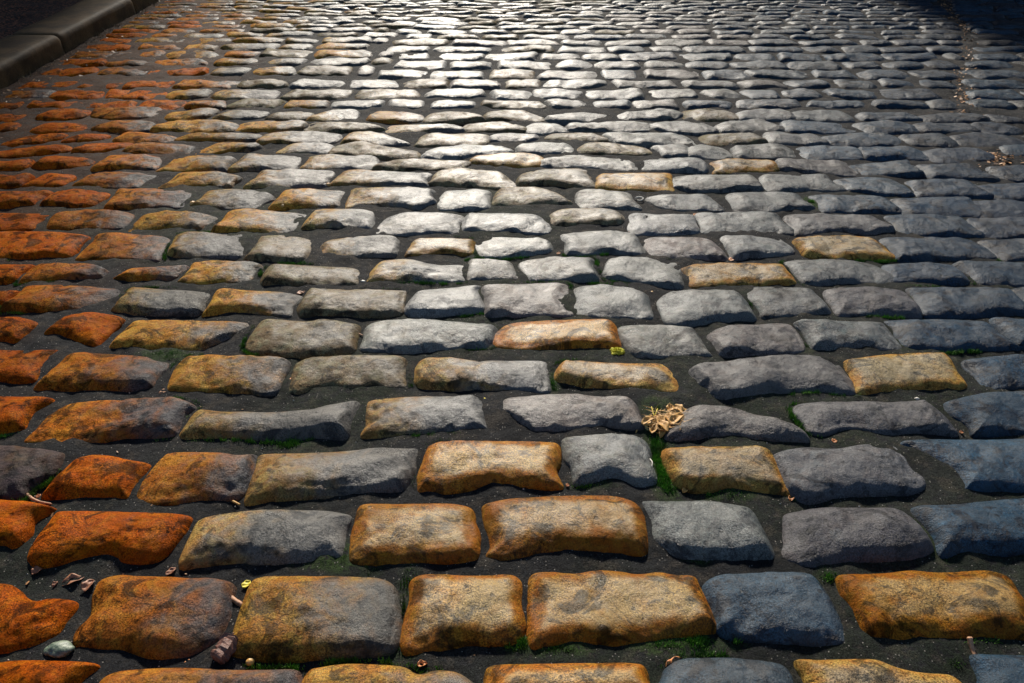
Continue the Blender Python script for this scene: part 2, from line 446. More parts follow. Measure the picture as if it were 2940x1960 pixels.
"""C0 O -200,70 50,60 300,60 560,85 520,140 450,225 300,220 150,240 60,240 -200,220
C0 o 640,130 680,75 850,70 1100,95 1090,160 1060,240 1000,245 850,235 700,240 570,240 565,215
C0 l 1190,130 1220,80 1400,65 1650,75 1640,140 1615,225 1450,235 1300,225 1175,220 1170,180
C0 t 1750,140 1790,85 1950,85 2070,115 2080,180 2050,240 1950,260 1700,245 1710,210
C0 l 2190,150 2260,110 2400,98 2550,97 2655,108 2665,150 2645,220 2500,232 2350,220 2230,220 2160,255 2165,210
C1 c 510,160 550,110 700,100 880,115 890,160 870,210 700,205 550,215 485,215
C1 g 950,110 1100,92 1250,100 1370,110 1420,150 1400,200 1250,220 1100,230 990,220 960,170
C1 g 1530,80 1700,55 1900,55 1990,80 2020,140 2040,200 1900,200 1800,195 1700,215 1570,210 1550,140
C1 p 2090,130 2140,95 2281,95 2461,105 2531,140 2591,210 2570,242 2350,242 2160,225 2110,180
C2 g 325,100 450,85 650,85 710,120 770,190 650,220 500,235 410,243 370,190
C2 c 835,110 1000,92 1250,90 1340,120 1400,180 1440,235 1200,240 920,228 870,180
C2 b 1425,105 1650,92 1900,95 2020,130 2130,230 1950,235 1750,250 1530,255 1480,190
C2 b 2090,120 2200,112 2450,110 2600,250 2352,255 2230,255 2150,190""",
"""D0 O -300,490 0,495 310,505 240,560 190,610 0,618 -300,620
D0 o 370,540 460,490 650,485 850,500 860,545 800,600 600,600 400,605 360,595
D0 u 950,550 1010,500 1200,490 1430,525 1370,580 1320,610 1150,600 1000,615 905,622
D0 u 1520,550 1580,495 1800,485 2030,505 1990,550 1970,610 1850,625 1650,620 1470,620
D0 l 2110,520 2160,470 2300,465 2440,470 2495,500 2480,600 2350,585 2200,585 2075,600 2080,570
D1 g 310,570 370,520 500,495 800,510 800,580 795,635 600,635 400,640 285,630
D1 g 870,550 920,500 1100,500 1300,505 1380,540 1410,610 1330,630 1100,615 950,625 860,620
D1 t 1450,510 1550,475 1800,470 1900,510 1900,560 1800,575 1600,575 1500,585 1450,550
D1 g 1995,510 2150,505 2370,510 2395,570 2405,630 2200,635 2000,630
D2 g 170,505 350,498 650,500 700,550 780,630 650,635 450,630 210,635 190,570
D2 p 775,515 900,503 1100,505 1300,520 1390,570 1445,620 1300,635 1100,625 950,635 830,645 790,580
D2 b 1450,520 1650,510 1900,530 1970,580 2050,650 1850,650 1540,640 1500,570
D2 b 1960,540 2100,530 2352,535 2500,540 2600,660 2352,660 2090,650""",
"""D0 O -200,360 0,350 310,355 240,420 180,445 -200,450
D0 O 340,400 400,350 550,345 700,365 640,430 550,455 400,445 310,445
D0 o 790,390 830,340 1050,335 1280,360 1230,420 1200,455 1000,455 780,465 745,455
D0 l 1380,390 1430,345 1600,335 1780,365 1830,395 1760,430 1700,465 1550,465 1400,450 1320,450
D0 u 1900,390 1940,350 2100,340 2300,350 2270,400 2250,450 2050,455 1900,465 1850,455
D1 l 100,370 110,325 300,320 500,330 640,350 620,380 650,430 580,450 510,475 430,460 300,440 180,435 85,460
D1 g 720,380 760,345 900,340 1000,350 1000,410 990,465 850,470 730,475 695,440
D1 t 1090,370 1130,340 1350,335 1440,355 1520,400 1555,425 1450,440 1250,445 1080,445 1075,410
D1 g 1640,360 1750,342 1940,355 1970,400 2015,465 1850,460 1670,460
D1 g 2110,400 2180,375 2352,368 2461,370 2521,410 2566,478 2400,478 2281,475 2200,455
D2 g 380,370 500,352 680,352 800,365 850,410 910,465 750,475 600,485 450,487 400,440
D2 b 930,390 1000,370 1200,368 1400,395 1450,440 1490,490 1300,495 1020,495 980,430
D2 b 1480,410 1600,395 1850,395 1970,415 2010,460 2060,515 1850,515 1560,500
D2 b 1990,425 2200,415 2400,425 2600,430 2600,535 2352,535 2080,525""",
"""D0 O -200,250 60,245 180,245 150,295 90,318 -200,318
D0 O 250,270 330,235 460,240 440,290 380,315 250,312 190,310
D0 o 560,290 640,240 820,220 1000,235 1040,245 960,290 900,320 700,325 530,320
D0 u 1180,270 1230,225 1400,222 1600,255 1560,300 1540,325 1400,315 1250,315 1115,322
D0 l 1740,270 1790,220 2000,208 2215,215 2200,270 2180,320 2000,320 1800,322 1680,318
D1 l 10,260 80,208 200,205 400,215 600,225 570,265 590,315 400,315 200,315 -10,308
D1 t 650,280 690,220 800,207 1000,210 1090,225 1150,270 1215,320 1050,320 900,310 630,310
D1 t 1235,270 1280,225 1450,200 1690,200 1715,260 1725,320 1600,315 1400,310 1280,325 1230,315
D1 c 1770,260 1830,230 2000,225 2210,228 2230,270 2230,345 2100,345 1950,335 1775,330
D2 g 15,260 100,242 300,238 470,240 540,290 550,340 400,345 200,352 30,350
D2 g 605,250 750,238 1000,240 1040,280 1110,345 900,345 650,345
D2 b 1100,280 1200,260 1400,260 1480,290 1570,375 1400,382 1280,365 1180,345
D2 b 1580,290 1700,275 1950,280 2030,330 2110,390 1900,395 1660,390 1620,330
D2 b 2035,310 2200,298 2500,300 2600,410 2352,412 2170,405""",
"""D0 O -200,160 60,150 180,140 120,200 -200,205
D0 O 270,170 320,120 500,115 650,140 560,180 400,190 260,185
D0 o 700,150 760,110 950,105 1060,125 1050,180 1000,205 850,200 660,205
D0 u 1160,160 1220,115 1400,112 1560,130 1530,180 1500,212 1300,210 1095,215
D0 l 1630,150 1690,110 1850,108 2000,115 1985,180 1960,208 1800,200 1585,210
D0 l 2090,160 2130,115 2352,110 2480,120 2530,130 2525,200 2352,200 2080,195
D1 t 270,185 400,150 600,140 860,145 820,190 650,205 420,218 380,205 265,208
D1 c 930,125 1000,103 1250,102 1370,130 1370,175 1250,188 1100,180 1000,170 920,150
D1 g 1390,150 1500,122 1800,122 1950,140 2000,200 1850,208 1600,190 1400,185
D1 g 2050,150 2130,130 2352,130 2450,150 2478,200 2420,222 2300,218 2090,208 2075,175
D2 c 255,160 350,142 620,142 680,185 650,210 500,215 290,230 275,195
D2 p 695,160 800,147 1100,148 1150,185 1175,235 1000,235 760,215
D2 b 1190,180 1300,160 1540,150 1580,190 1640,245 1450,250 1270,242 1230,200
D2 b 1660,175 1750,165 1970,170 2060,210 2140,270 1950,270 1750,265 1700,220
D2 b 2140,190 2352,180 2600,190 2650,280 2352,280 2220,260""",
"""D0 O -100,110 0,90 250,50 420,45 420,80 200,110 0,135
D0 O 560,60 640,30 850,25 820,60 700,90 530,85
D0 o 910,50 1000,28 1200,35 1330,60 1270,100 1150,95 870,88
D0 u 1400,60 1500,30 1650,35 1750,45 1690,85 1550,80 1360,102
D0 l 1930,60 2000,25 2150,25 2230,45 2200,90 2050,90 1900,90
D1 t -20,60 50,35 200,30 400,60 520,80 520,120 350,135 200,120 -30,100
D1 g 600,90 680,55 800,45 1050,45 1160,75 1120,100 950,110 800,135 610,130
D1 g 1225,60 1300,30 1500,28 1570,60 1560,95 1450,100 1350,108 1240,95
D1 t 1640,60 1720,32 1900,35 2050,55 2090,95 1950,110 1700,100 1640,85
D1 g 2150,50 2281,40 2345,50 2352,110 2220,115 2180,80
D2 g 85,80 150,48 280,50 350,100 290,128 120,125
D2 g 405,60 500,40 700,42 800,95 750,120 600,120 440,125
D2 b 850,60 1000,45 1180,55 1250,125 1050,130 900,130
D2 b 1250,70 1400,52 1600,60 1700,125 1500,135 1310,133
D2 b 1690,80 1900,63 2050,70 2130,130 1950,155 1770,150""",
"""E0 O 50,970 200,920 400,905 350,950 150,985
E0 O 450,945 560,905 700,910 650,950 500,960
E0 o 800,940 900,905 1150,920 1100,960 830,965
E0 u 1210,945 1300,905 1500,900 1730,910 1700,955 1450,950
E0 l 1760,960 1830,900 2100,890 2280,910 2220,965 2000,970 1800,975
E1 l 60,950 100,905 200,895 330,915 460,960 400,975 200,972 60,970
E1 t 560,960 600,915 750,905 980,910 970,970 800,985 560,980
E1 p 1040,935 1100,910 1310,912 1300,950 1100,960
E1 t 1420,930 1480,900 1650,895 1800,930 1750,955 1500,948
E1 g 1825,905 2100,898 2300,905 2380,960 2350,980 2000,980 1880,960
E2 t 190,920 300,902 480,905 600,960 500,975 240,975
E2 g 620,905 800,898 930,905 1000,975 800,978 660,975
E2 b 1000,930 1150,905 1400,905 1500,960 1400,985 1100,980
E2 b 1540,920 1700,905 1800,910 1860,985 1630,985
E2 b 1880,920 2050,903 2250,920 2330,985 1980,985""",
"""E0 O 240,885 330,840 560,840 520,880 350,890
E0 o 650,870 750,830 950,815 1020,840 980,885 800,885
E0 u 1050,880 1150,825 1400,818 1580,840 1540,885 1300,892
E0 u 1620,875 1680,825 1850,818 2040,830 2000,880 1800,885
E0 t 2080,860 2150,825 2352,830 2560,860 2560,885 2300,892 2100,880
E1 l 340,880 400,845 600,842 820,865 820,895 600,890 360,900
E1 t 860,870 910,832 1100,828 1250,860 1230,890 1050,895 860,895
E1 g 1290,860 1350,828 1450,835 1530,870 1500,900 1320,900
E1 g 1570,850 1700,832 1950,822 2100,835 2080,875 1850,885 1600,885
E2 g -160,850 -50,825 150,825 270,880 200,900 0,900 -100,880
E2 g 290,850 450,820 600,820 720,880 600,895 350,900
E2 b 740,835 850,822 1100,835 1210,890 1000,900 780,895
E2 b 1230,840 1350,825 1530,828 1620,885 1450,905 1300,900
E2 b 1630,840 1800,830 1940,835 2020,890 1850,900 1700,900
E2 b 2000,850 2100,835 2300,870 2250,905 2080,905""",
"""E0 O 280,790 380,750 560,745 540,785 400,800
E0 o 650,775 700,735 1000,728 1060,745 980,795 750,795
E0 u 1150,800 1200,755 1430,740 1380,790 1250,810
E0 l 1480,800 1550,755 1750,755 1790,775 1700,800
E0 t 1830,800 1900,765 2080,765 2050,805
E0 l 2110,810 2180,760 2352,750 2400,760 2390,795 2352,805
E1 u 220,810 280,760 400,755 540,775 520,820 300,825
E1 t 610,800 670,760 850,758 955,785 930,820 640,825
E1 t 1005,790 1060,755 1250,750 1390,790 1330,815 1060,820
E1 g 1420,800 1550,770 1700,758 1830,780 1780,805 1550,835
E1 g 1900,790 1980,755 2200,750 2310,770 2250,800 2000,808
E2 t 50,790 90,748 300,745 400,780 380,812 120,812
E2 g 425,770 520,745 700,745 790,800 600,815 450,812
E2 g 810,765 900,750 1100,755 1170,815 1000,825 850,810
E2 b 1250,775 1350,762 1550,765 1640,810 1500,822 1300,815
E2 b 1660,785 1850,765 2000,770 2090,820 1900,830 1720,825
E2 b 2110,780 2250,790 2350,830 2170,830""",
]
BASE = {
    'O': (0.16, 0.075, 0.045), 'o': (0.150, 0.155, 0.170), 'u': (0.165, 0.150, 0.130), 'l': (0.215, 0.205, 0.185),
    'a': (0.540, 0.350, 0.115), 'c': (0.360, 0.265, 0.145), 't': (0.27, 0.225, 0.165), 'g': (0.235, 0.245, 0.235),
    'p': (0.225, 0.19, 0.18), 'q': (0.10, 0.065, 0.070), 'b': (0.075, 0.125, 0.165), 'B': (0.024, 0.075, 0.130),
    'D': (0.035, 0.045, 0.065)}
STAIN_GLOW = {  # second tone; the orange ones also carry painted warm light
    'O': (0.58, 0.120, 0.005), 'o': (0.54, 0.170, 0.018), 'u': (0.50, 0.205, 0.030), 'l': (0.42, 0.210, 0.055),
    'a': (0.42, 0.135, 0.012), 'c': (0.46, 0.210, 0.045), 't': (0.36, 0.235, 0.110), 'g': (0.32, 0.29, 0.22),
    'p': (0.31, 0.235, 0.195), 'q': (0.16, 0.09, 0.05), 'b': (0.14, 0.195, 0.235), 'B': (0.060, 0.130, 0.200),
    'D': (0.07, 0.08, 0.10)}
AMT = {  # warm light from the left put in as orange: left end, right end
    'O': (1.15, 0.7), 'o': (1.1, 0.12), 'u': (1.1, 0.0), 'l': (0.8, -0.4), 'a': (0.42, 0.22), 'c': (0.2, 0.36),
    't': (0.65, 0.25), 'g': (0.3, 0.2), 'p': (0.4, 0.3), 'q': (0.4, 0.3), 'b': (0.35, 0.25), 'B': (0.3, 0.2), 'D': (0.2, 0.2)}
RIM = {'a': 0.75, 'c': 0.6, 't': 0.3, 'u': 0.2, 'l': 0.15, 'o': 0.1, 'O': 0.1}  # edge shade put into the colour, centres left pale like highlights
WORD = {'O': 'deep orange', 'o': 'orange and slate-grey', 'u': 'amber-edged brown', 'l': 'grey ochre-edged', 'a': 'golden amber',
        'c': 'pale golden', 't': 'beige', 'g': 'plain grey', 'p': 'mauve-grey', 'q': 'dark purplish', 'b': 'blue-grey',
        'B': 'deep blue', 'D': 'blackish'}

KERB_X = -2.335


def smooth_outline(P, n=112):
    """closed Catmull-Rom through P, resampled to n points, slightly rounded"""
    P = np.asarray(P, float)
    m = len(P)
    out = []
    for i in range(m):
        p0, p1, p2, p3 = P[i - 1], P[i], P[(i + 1) % m], P[(i + 2) % m]
        for t in np.linspace(0, 1, 12, endpoint=False):
            out.append(0.5 * ((2 * p1) + (-p0 + p2) * t + (2 * p0 - 5 * p1 + 4 * p2 - p3) * t * t + (-p0 + 3 * p1 - 3 * p2 + p3) * t ** 3))
    Q = np.array(out)
    d = np.linalg.norm(np.roll(Q, -1, 0) - Q, axis=1)
    s = np.concatenate([[0], np.cumsum(d)])
    Qc = np.vstack([Q, Q[:1]])
    u = np.linspace(0, s[-1], n, endpoint=False)
    Q = np.stack([np.interp(u, s, Qc[:, 0]), np.interp(u, s, Qc[:, 1])], 1)
    for _ in range(2):
        Q = 0.25 * np.roll(Q, 1, 0) + 0.5 * Q + 0.25 * np.roll(Q, -1, 0)
    return Q


def area2(P):
    x, y = P[:, 0], P[:, 1]
    return 0.5 * np.sum(x * np.roll(y, -1) - np.roll(x, -1) * y)


STONES = []   # dicts: P (outline, world, ccw), code, row, hs


def add_stone(P, code, row, hs, seed=None, low=0.0):
    P = np.asarray(P, float)
    if area2(P) < 0: P = P[::-1]
    STONES.append(dict(P=P, code=code, row=row, hs=hs, seed=len(STONES) * 7 + 3, low=low))


row_span = []
for ri, txt in enumerate(ROWS):
    ys = []; x0 = 9; x1 = -9
    for line in txt.split('\n'):
        tk = line.split()
        ox = OX[int(tk[0][1])]; oy = ORG[tk[0][0]]
        px = np.array([[float(v) for v in q.split(',')] for q in tk[2:]])
        px = px / 2.352 + np.array([ox, oy])
        ymn, ymx = px[:, 1].min(), px[:, 1].max()
        cy_ = 0.5 * (ymn + ymx)
        hs = (0.022, 0.022, 0.022, 0.021, 0.020, 0.019, 0.018, 0.018, 0.017, 0.016)[min(ri, 9)]
        W2 = []
        for x, y in px:
            rel = (y - ymn) / (ymx - ymn)
            W2.append(un(x, y, hs * 0.75 * (1 - rel)))
        W2 = np.array(W2)
        cc = 0.5 * (W2.max(0) + W2.min(0)); ex = W2.max(0) - W2.min(0)
        W2 = cc + (W2 - cc) * (1 + np.array([0.024 + 0.0012 * ri, 0.014 + 0.0024 * ri]) / ex)
        add_stone(W2, tk[1], ri, hs)
        ys += [W2[:, 1].min(), W2[:, 1].max()]
        x0 = min(x0, W2[:, 0].min()); x1 = max(x1, W2[:, 0].max())
    row_span.append((float(np.percentile(ys, 30)), float(np.percentile(ys, 70)), x0, x1))

rnd = random.Random(5)


def gutter_x(y):
    """debris-filled channel that crosses the right side of the street"""
    return 1.98 + (y - 3.3) * 0.42 + 0.05 * math.sin(y * 3.0)


def seam_x(y):
    return -0.62 + (y - 4.5) * 0.03 + 0.07 * math.sin(y * 31.0) + 0.04 * math.sin(y * 77.0)


def auto_code(x, y):
    # warm left and cool right light painted in as block colours
    pxx = proj(x, y)[0] + rnd.uniform(-130, 130)
    if y > 3.3 and x < gutter_x(y):
        q = rnd.random()
        if pxx < 430: return 'O' if q < 0.8 else 'o'
        if pxx < 680: return 'o' if q < 0.6 else 'u'
        if pxx < 980: return 'u' if q < 0.4 else ('l' if q < 0.8 else 't')
        if pxx < 1750: return rnd.choice('ggtgpgt')
        if pxx < 2150: return rnd.choice('gbgbp')
        return 'b'
    r = rnd.random()
    if x > gutter_x(y): return rnd.choice('BBD')
    x2 = x + rnd.uniform(-0.3, 0.3)
    k = max(0.0, y - 3.4) * 0.18
    if x2 < -1.55 - k * 0.4: return 'O' if r < 0.75 else 'o'
    if x2 < -1.0 - k * 0.4: return 'o' if r < 0.7 else 'u'
    if x2 < -0.55 - k: return 'u' if r < 0.5 else 'l'
    if x2 < -0.35: return rnd.choice('lltg')
    if x2 < 0.75: return rnd.choice('ggtgpgc' if y < 4.2 else 'gggtg')
    if x2 < 1.25: return rnd.choice('gbgbp')
    return 'b'


def auto_stone(xa, xb, ya, yb, row, hs=0.015, code=None):
    w = xb - xa; d = yb - ya
    sk = rnd.uniform(-0.08, 0.08) * w
    j = lambda s: rnd.uniform(-s, s)
    cut = 0.16 + rnd.uniform(-0.04, 0.1)
    ce = 0.5 * d * cut * 2
    pts = [(xa + j(.012), ya + ce), (xa + ce, ya + j(.006)), (xa + w * .35, ya - .004 + j(.008)), (xa + w * .7, ya - .004 + j(.008)), (xb - ce, ya + j(.006)),
           (xb + j(.012), ya + ce), (xb + j(.014), yb - ce), (xb - ce, yb + j(.006)), (xa + w * .65, yb + .004 + j(.008)), (xa + w * .35, yb + .004 + j(.008)), (xa + ce, yb + j(.006)), (xa + j(.014), yb - ce)]
    pts = [(x + sk * ((y - ya) / d - 0.5), y) for x, y in pts]
    xm = 0.5 * (xa + xb); ym = 0.5 * (ya + yb)
    low = 0.35 if xm < -1.5 and ym > 3.2 else 0.0
    add_stone(pts, code or auto_code(xm, ym), row, hs * (1 - low), low=low)


def fill(xa, xb, ya, yb, row, mw=0.235):
    x = xa
    while x < xb - 0.06:
        w = mw * rnd.uniform(0.68, 1.28)
        g = rnd.uniform(0.004, 0.018)
        if x + w > xb: w = xb - x
        if w > 0.07:
            ym = 0.5 * (ya + yb)
            dy = rnd.uniform(-0.008, 0.008)
            gx = gutter_x(ym)
            if x < gx < x + w:          # blocks are cut short at the channel
                if gx - x > 0.11: auto_stone(x, gx - 0.025, ya, yb, row)
                x = gx + rnd.uniform(0.015, 0.04); continue
            auto_stone(x, x + w, ya + rnd.uniform(0, .012) + dy, yb - rnd.uniform(0, .012) + dy, row)
        x += w + g


XR = 4.6
# courses traced above are continued to both sides of the view
for ri, (ya, yb, x0, x1) in enumerate(row_span):
    fill(x1 + 0.04, XR, ya, yb, ri)
    if x0 > KERB_X + 0.2:
        fill(KERB_X + 0.05, x0 - 0.05, ya, yb, ri)
# courses nearer than the picture
yb = row_span[0][0]
for k in range(2):
    fill(KERB_X + 0.05, XR, yb - 0.17, yb - 0.03, -1); yb -= 0.17
# farther courses: lower edge of each, read from the photograph (1/2.352 px)
EDGE = [745, 680, 608, 545, 478, 420, 366, 318, 275, 240, 208, 180, 155, 130, 108, 87, 68, 50, 33, 17, 0]
YE = [un(CX, e / 2.352)[1] for e in EDGE]
while YE[-1] < 9.0:
    YE.append(YE[-1] + 0.085)
for i in range(len(YE) - 1):
    ya, yb = YE[i], YE[i + 1]
    d = yb - ya
    ya2 = ya + 0.006; yb2 = yb - 0.05 * d
    ym = 0.5 * (ya + yb)
    mw = 0.25 if i < 8 else 0.23
    if ym < 3.9:
        fill(KERB_X + 0.05, XR, ya2, yb2, len(ROWS) + i, mw)
    else:
        s = seam_x(ym)
        fill(KERB_X + 0.05, s - 0.02, ya2 + 0.4 * d, yb2 + 0.4 * d, len(ROWS) + i, mw)
        fill(s + 0.005, XR, ya2, yb2, len(ROWS) + i, mw)


def vis_area(P):
    q = np.array([proj(x, y, 0.01) for x, y in P])
    q[:, 0] = np.clip(q[:, 0], 0, W); q[:, 1] = np.clip(q[:, 1], 0, H)
    return abs(area2(q))


for s in STONES:
    s['area'] = vis_area(s['P']) if s['P'][:, 1].min() > 0.3 else 0
order = sorted(range(len(STONES)), key=lambda i: -STONES[i]['area'])
CHOSEN = set(i for i in order[:300] if STONES[i]['area'] > 150)


def stone_geo(s, nu, nv):
    P = smooth_outline(s['P'])
    n = len(P)
    seed = s['seed']
    c = P.mean(0)
    # small irregularities of the outline
    rad = P - c
    jit = 1 + 0.020 * fbm(P[:, 0] * 40, P[:, 1] * 40, seed, 4)
    P = c + rad * jit[:, None]
    mn, mx = P.min(0), P.max(0)
    q = (P - mn) / (mx - mn) * 2 - 1
    ci = [int(np.argmax(q @ np.array(v))) for v in ((-1, -1), (1, -1), (1, 1), (-1, 1))]

    def side(a, b, k):
        if b <= a: b += n
        idx = np.arange(a, b + 1) % n
        S = P[idx]
        d = np.concatenate([[0], np.cumsum(np.linalg.norm(np.diff(S, axis=0), axis=1))])
        t = np.linspace(0, 1, k)
        t = 0.45 * t + 0.55 * (0.5 - 0.5 * np.cos(np.pi * t))
        return np.stack([np.interp(t * d[-1], d, S[:, 0]), np.interp(t * d[-1], d, S[:, 1])], 1)
    bt = side(ci[0], ci[1], nu); rt = side(ci[1], ci[2], nv)
    tp = side(ci[2], ci[3], nu)[::-1]; lt = side(ci[3], ci[0], nv)[::-1]
    u = np.linspace(0, 1, nu); u = 0.45 * u + 0.55 * (0.5 - 0.5 * np.cos(np.pi * u))
    v = np.linspace(0, 1, nv); v = 0.45 * v + 0.55 * (0.5 - 0.5 * np.cos(np.pi * v))
    U, V = np.meshgrid(u, v)
    G = ((1 - V)[..., None] * bt[None] + V[..., None] * tp[None] + (1 - U)[..., None] * lt[:, None] + U[..., None] * rt[:, None]
         - ((1 - U) * (1 - V))[..., None] * bt[0] - (U * (1 - V))[..., None] * bt[-1] - (U * V)[..., None] * tp[-1] - ((1 - U) * V)[..., None] * tp[0])
    X = G[..., 0].ravel(); Y = G[..., 1].ravel()
    A = P; B = np.roll(P, -1, 0)
    AB = B - A
    L2 = (AB ** 2).sum(1) + 1e-12
    T = ((X[:, None] - A[:, 0]) * AB[:, 0] + (Y[:, None] - A[:, 1]) * AB[:, 1]) / L2
    T = np.clip(T, 0, 1)
    D = np.sqrt(((X[:, None] - A[:, 0] - T * AB[:, 0]) ** 2 + (Y[:, None] - A[:, 1] - T * AB[:, 1]) ** 2).min(1))
    edge = ((U == 0) | (U == 1) | (V == 0) | (V == 1)).ravel()
    D[edge] = 0
    dm = max(D.max(), 1e-4)
    hs = s['hs']
    r = random.Random(seed)
    Rr = min(dm * 0.85, 0.034 * r.uniform(0.8, 1.25))
    t = np.clip(D / Rr, 0, 1)
    Z = hs * (1 - (1 - t) ** 2.0) ** 0.5
    Z += hs * 0.50 * np.sin(0.5 * np.pi * np.clip(D / dm, 0, 1))
    inner = smooth(0.0, 0.6, t)
    tx, ty = r.uniform(-.05, .05), r.uniform(-.06, .03)
    Z += ((X - c[0]) * tx + (Y - c[1]) * ty) * inner
    lump = fbm(X * 13 + seed * 1.7, Y * 13, seed + 5, 4)
    Z += 0.0095 * lump * inner * min(1, dm / .055)
    ridge = np.abs(fbm(X * 9 - seed, Y * 15, seed + 9, 3))
    Z += 0.0075 * (ridge - 0.2) * inner * min(1, dm / .055)
    for _ in range(r.choice((1, 2, 3, 4))):   # dents and chipped hollows
        ax = r.uniform(mn[0], mx[0]); ay = r.uniform(mn[1], mx[1])
        sr = r.uniform(0.008, 0.024); an = r.uniform(0, 3.14); st = r.uniform(1.0, 2.3)
        ddx = (X - ax) * math.cos(an) + (Y - ay) * math.sin(an)
        ddy = -(X - ax) * math.sin(an) + (Y - ay) * math.cos(an)
        Z -= min(1, dm / .055) * r.uniform(0.002, 0.0055) * np.exp(-((ddx / (sr * st)) ** 2 + (ddy / sr) ** 2)) * inner
    slim = (mx[0] - mn[0]) > 2.6 * (mx[1] - mn[1])
    for _ in range(0 if slim or r.random() < .55 else r.choice((1, 2))):      # split facets and chipped corners
        q = P[r.randrange(n)]
        inw = c - q; inw = inw / (np.linalg.norm(inw) + 1e-9)
        a_ = r.uniform(-.5, .5); inw = np.array([inw[0] * math.cos(a_) - inw[1] * math.sin(a_), inw[0] * math.sin(a_) + inw[1] * math.cos(a_)])
        al = (X - q[0]) * inw[0] + (Y - q[1]) * inw[1]
        la = -(X - q[0]) * inw[1] + (Y - q[1]) * inw[0]
        zc = hs * r.uniform(0.7, 0.95) + al * r.uniform(.8, 1.5) + np.abs(la) * r.uniform(.35, .7) + 0.004 * fbm(X * 60, Y * 60, seed + 31, 3)
        kk = 0.004
        hh = np.clip(0.5 + 0.5 * (Z - zc) / kk, 0, 1)
        Z = np.where(t > 0, Z * (1 - hh) + zc * hh - kk * hh * (1 - hh), Z)
    Z += 0.0012 * fbm(X * 90, Y * 90, seed + 41, 3) * inner
    if s['low']:
        Z += 0.006 * fbm(X * 25, Y * 25, 77, 3) * inner
    Z -= 0.004
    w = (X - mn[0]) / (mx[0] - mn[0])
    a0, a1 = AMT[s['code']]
    glow_rim = a0 + (a1 - a0) * w + r.uniform(-.1, .1) + RIM.get(s['code'], 0) * (1 - smooth(0.2, 1.3, D / Rr))  # painted left-end glow and rim shade in one mask
    f = r.uniform(0.72, 1.08)
    k = nu * nv
    px_, py_ = proj(c[0], c[1])
    BS = np.array(BASE[s['code']]); SS = np.array(STAIN_GLOW[s['code']])
    if s['code'] == 'b':      # skylit shade put into the slate: bluer right, darkest far right
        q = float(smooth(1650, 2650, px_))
        BS = BS * (1 - q) + np.array(BASE['B']) * q; SS = SS * (1 - q) + np.array(STAIN_GLOW['B']) * q
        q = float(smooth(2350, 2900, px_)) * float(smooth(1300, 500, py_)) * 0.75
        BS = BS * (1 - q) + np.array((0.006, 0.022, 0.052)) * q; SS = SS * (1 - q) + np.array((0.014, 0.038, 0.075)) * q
    if s['code'] in 'gp':
        q = float(smooth(1700, 2500, px_)) * 0.5
        BS = BS * (1 - q) + np.array((0.08, 0.11, 0.14)) * q; SS = SS * (1 - q) + np.array((0.12, 0.15, 0.18)) * q
    if s['code'] in 'Oo':     # painted warm cast, deeper and darker towards the kerb
        q = float(smooth(900, 150, px_)) * 0.45
        BS = BS * (1 - q) + np.array((0.05, 0.016, 0.007)) * q; SS = SS * (1 - q) + np.array((0.27, 0.045, 0.002)) * q
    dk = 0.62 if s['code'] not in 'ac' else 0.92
    dk *= 1 - 0.30 * float(smooth(600, 250, py_))  # far colour dimmed to hold down the glare
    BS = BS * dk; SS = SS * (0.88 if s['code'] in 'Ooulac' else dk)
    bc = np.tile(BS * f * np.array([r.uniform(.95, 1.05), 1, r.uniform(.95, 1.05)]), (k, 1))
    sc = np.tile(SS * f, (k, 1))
    # faces
    ii = np.arange(nu * nv).reshape(nv, nu)
    Fc = np.stack([ii[:-1, :-1], ii[:-1, 1:], ii[1:, 1:], ii[1:, :-1]], -1).reshape(-1, 4)
    Vt = np.stack([X, Y, Z], 1)
    # buried flanks
    ring = np.concatenate([ii[0, :], ii[1:, -1], ii[-1, -2::-1], ii[-2:0:-1, 0]])
    low = Vt[ring].copy(); low[:, 2] = -0.05
    m = len(ring)
    li = k + np.arange(m)
    Fs = np.stack([ring, li, np.roll(li, -1), np.roll(ring, -1)], 1)
    V2 = np.vstack([Vt, low])
    glow_rim = np.concatenate([glow_rim, glow_rim[ring]])
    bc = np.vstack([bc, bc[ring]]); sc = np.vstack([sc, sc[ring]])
    return V2, np.vstack([Fc, Fs]), bc, sc, glow_rim, c


ORD = ['zeroth', 'first', 'second', 'third', 'fourth', 'fifth', 'sixth', 'seventh', 'eighth', 'ninth', 'tenth', 'eleventh', 'twelfth',
       'thirteenth', 'fourteenth', 'fifteenth', 'sixteenth', 'seventeenth', 'eighteenth', 'nineteenth', 'twentieth',
       'twenty-first', 'twenty-second', 'twenty-third', 'twenty-fourth', 'twenty-fifth', 'twenty-sixth', 'twenty-seventh', 'twenty-eighth',
       'twenty-ninth', 'thirtieth', 'thirty-first', 'thirty-second']
SPECIAL = {
    (4, 5): 'mauve-grey tapering cobblestone with the dried flower tuft lying against it',
    (3, 5): 'nearly square grey cobblestone between a golden one and the mossy joint',
    (1, 3): 'squarish golden amber cobblestone with dark blotches, moss at its lower corner',
    (1, 1): 'big cobblestone, deep orange fading to slate, bark chunk at its lower corner',
    (6, 5): 'long golden amber cobblestone just above the yellow moss ball',
    (7, 6): 'mauve-grey rectangular cobblestone with a dark hole at its middle',
}
pos_in_row = {}
rows_idx = {}
for i, s in enumerate(STONES):
    if s['area'] > 25 and s['row'] >= 0:
        rows_idx.setdefault(s['row'], []).append(i)
for rr, lst in rows_idx.items():
    lst.sort(key=lambda i: STONES[i]['P'][:, 0].mean())
    for k, i in enumerate(lst): pos_in_row[i] = (k + 1, len(lst))
count_row0 = {}
bulkV, bulkF, bulkB, bulkS, bulkR, bulkP = [], [], [], [], [], []


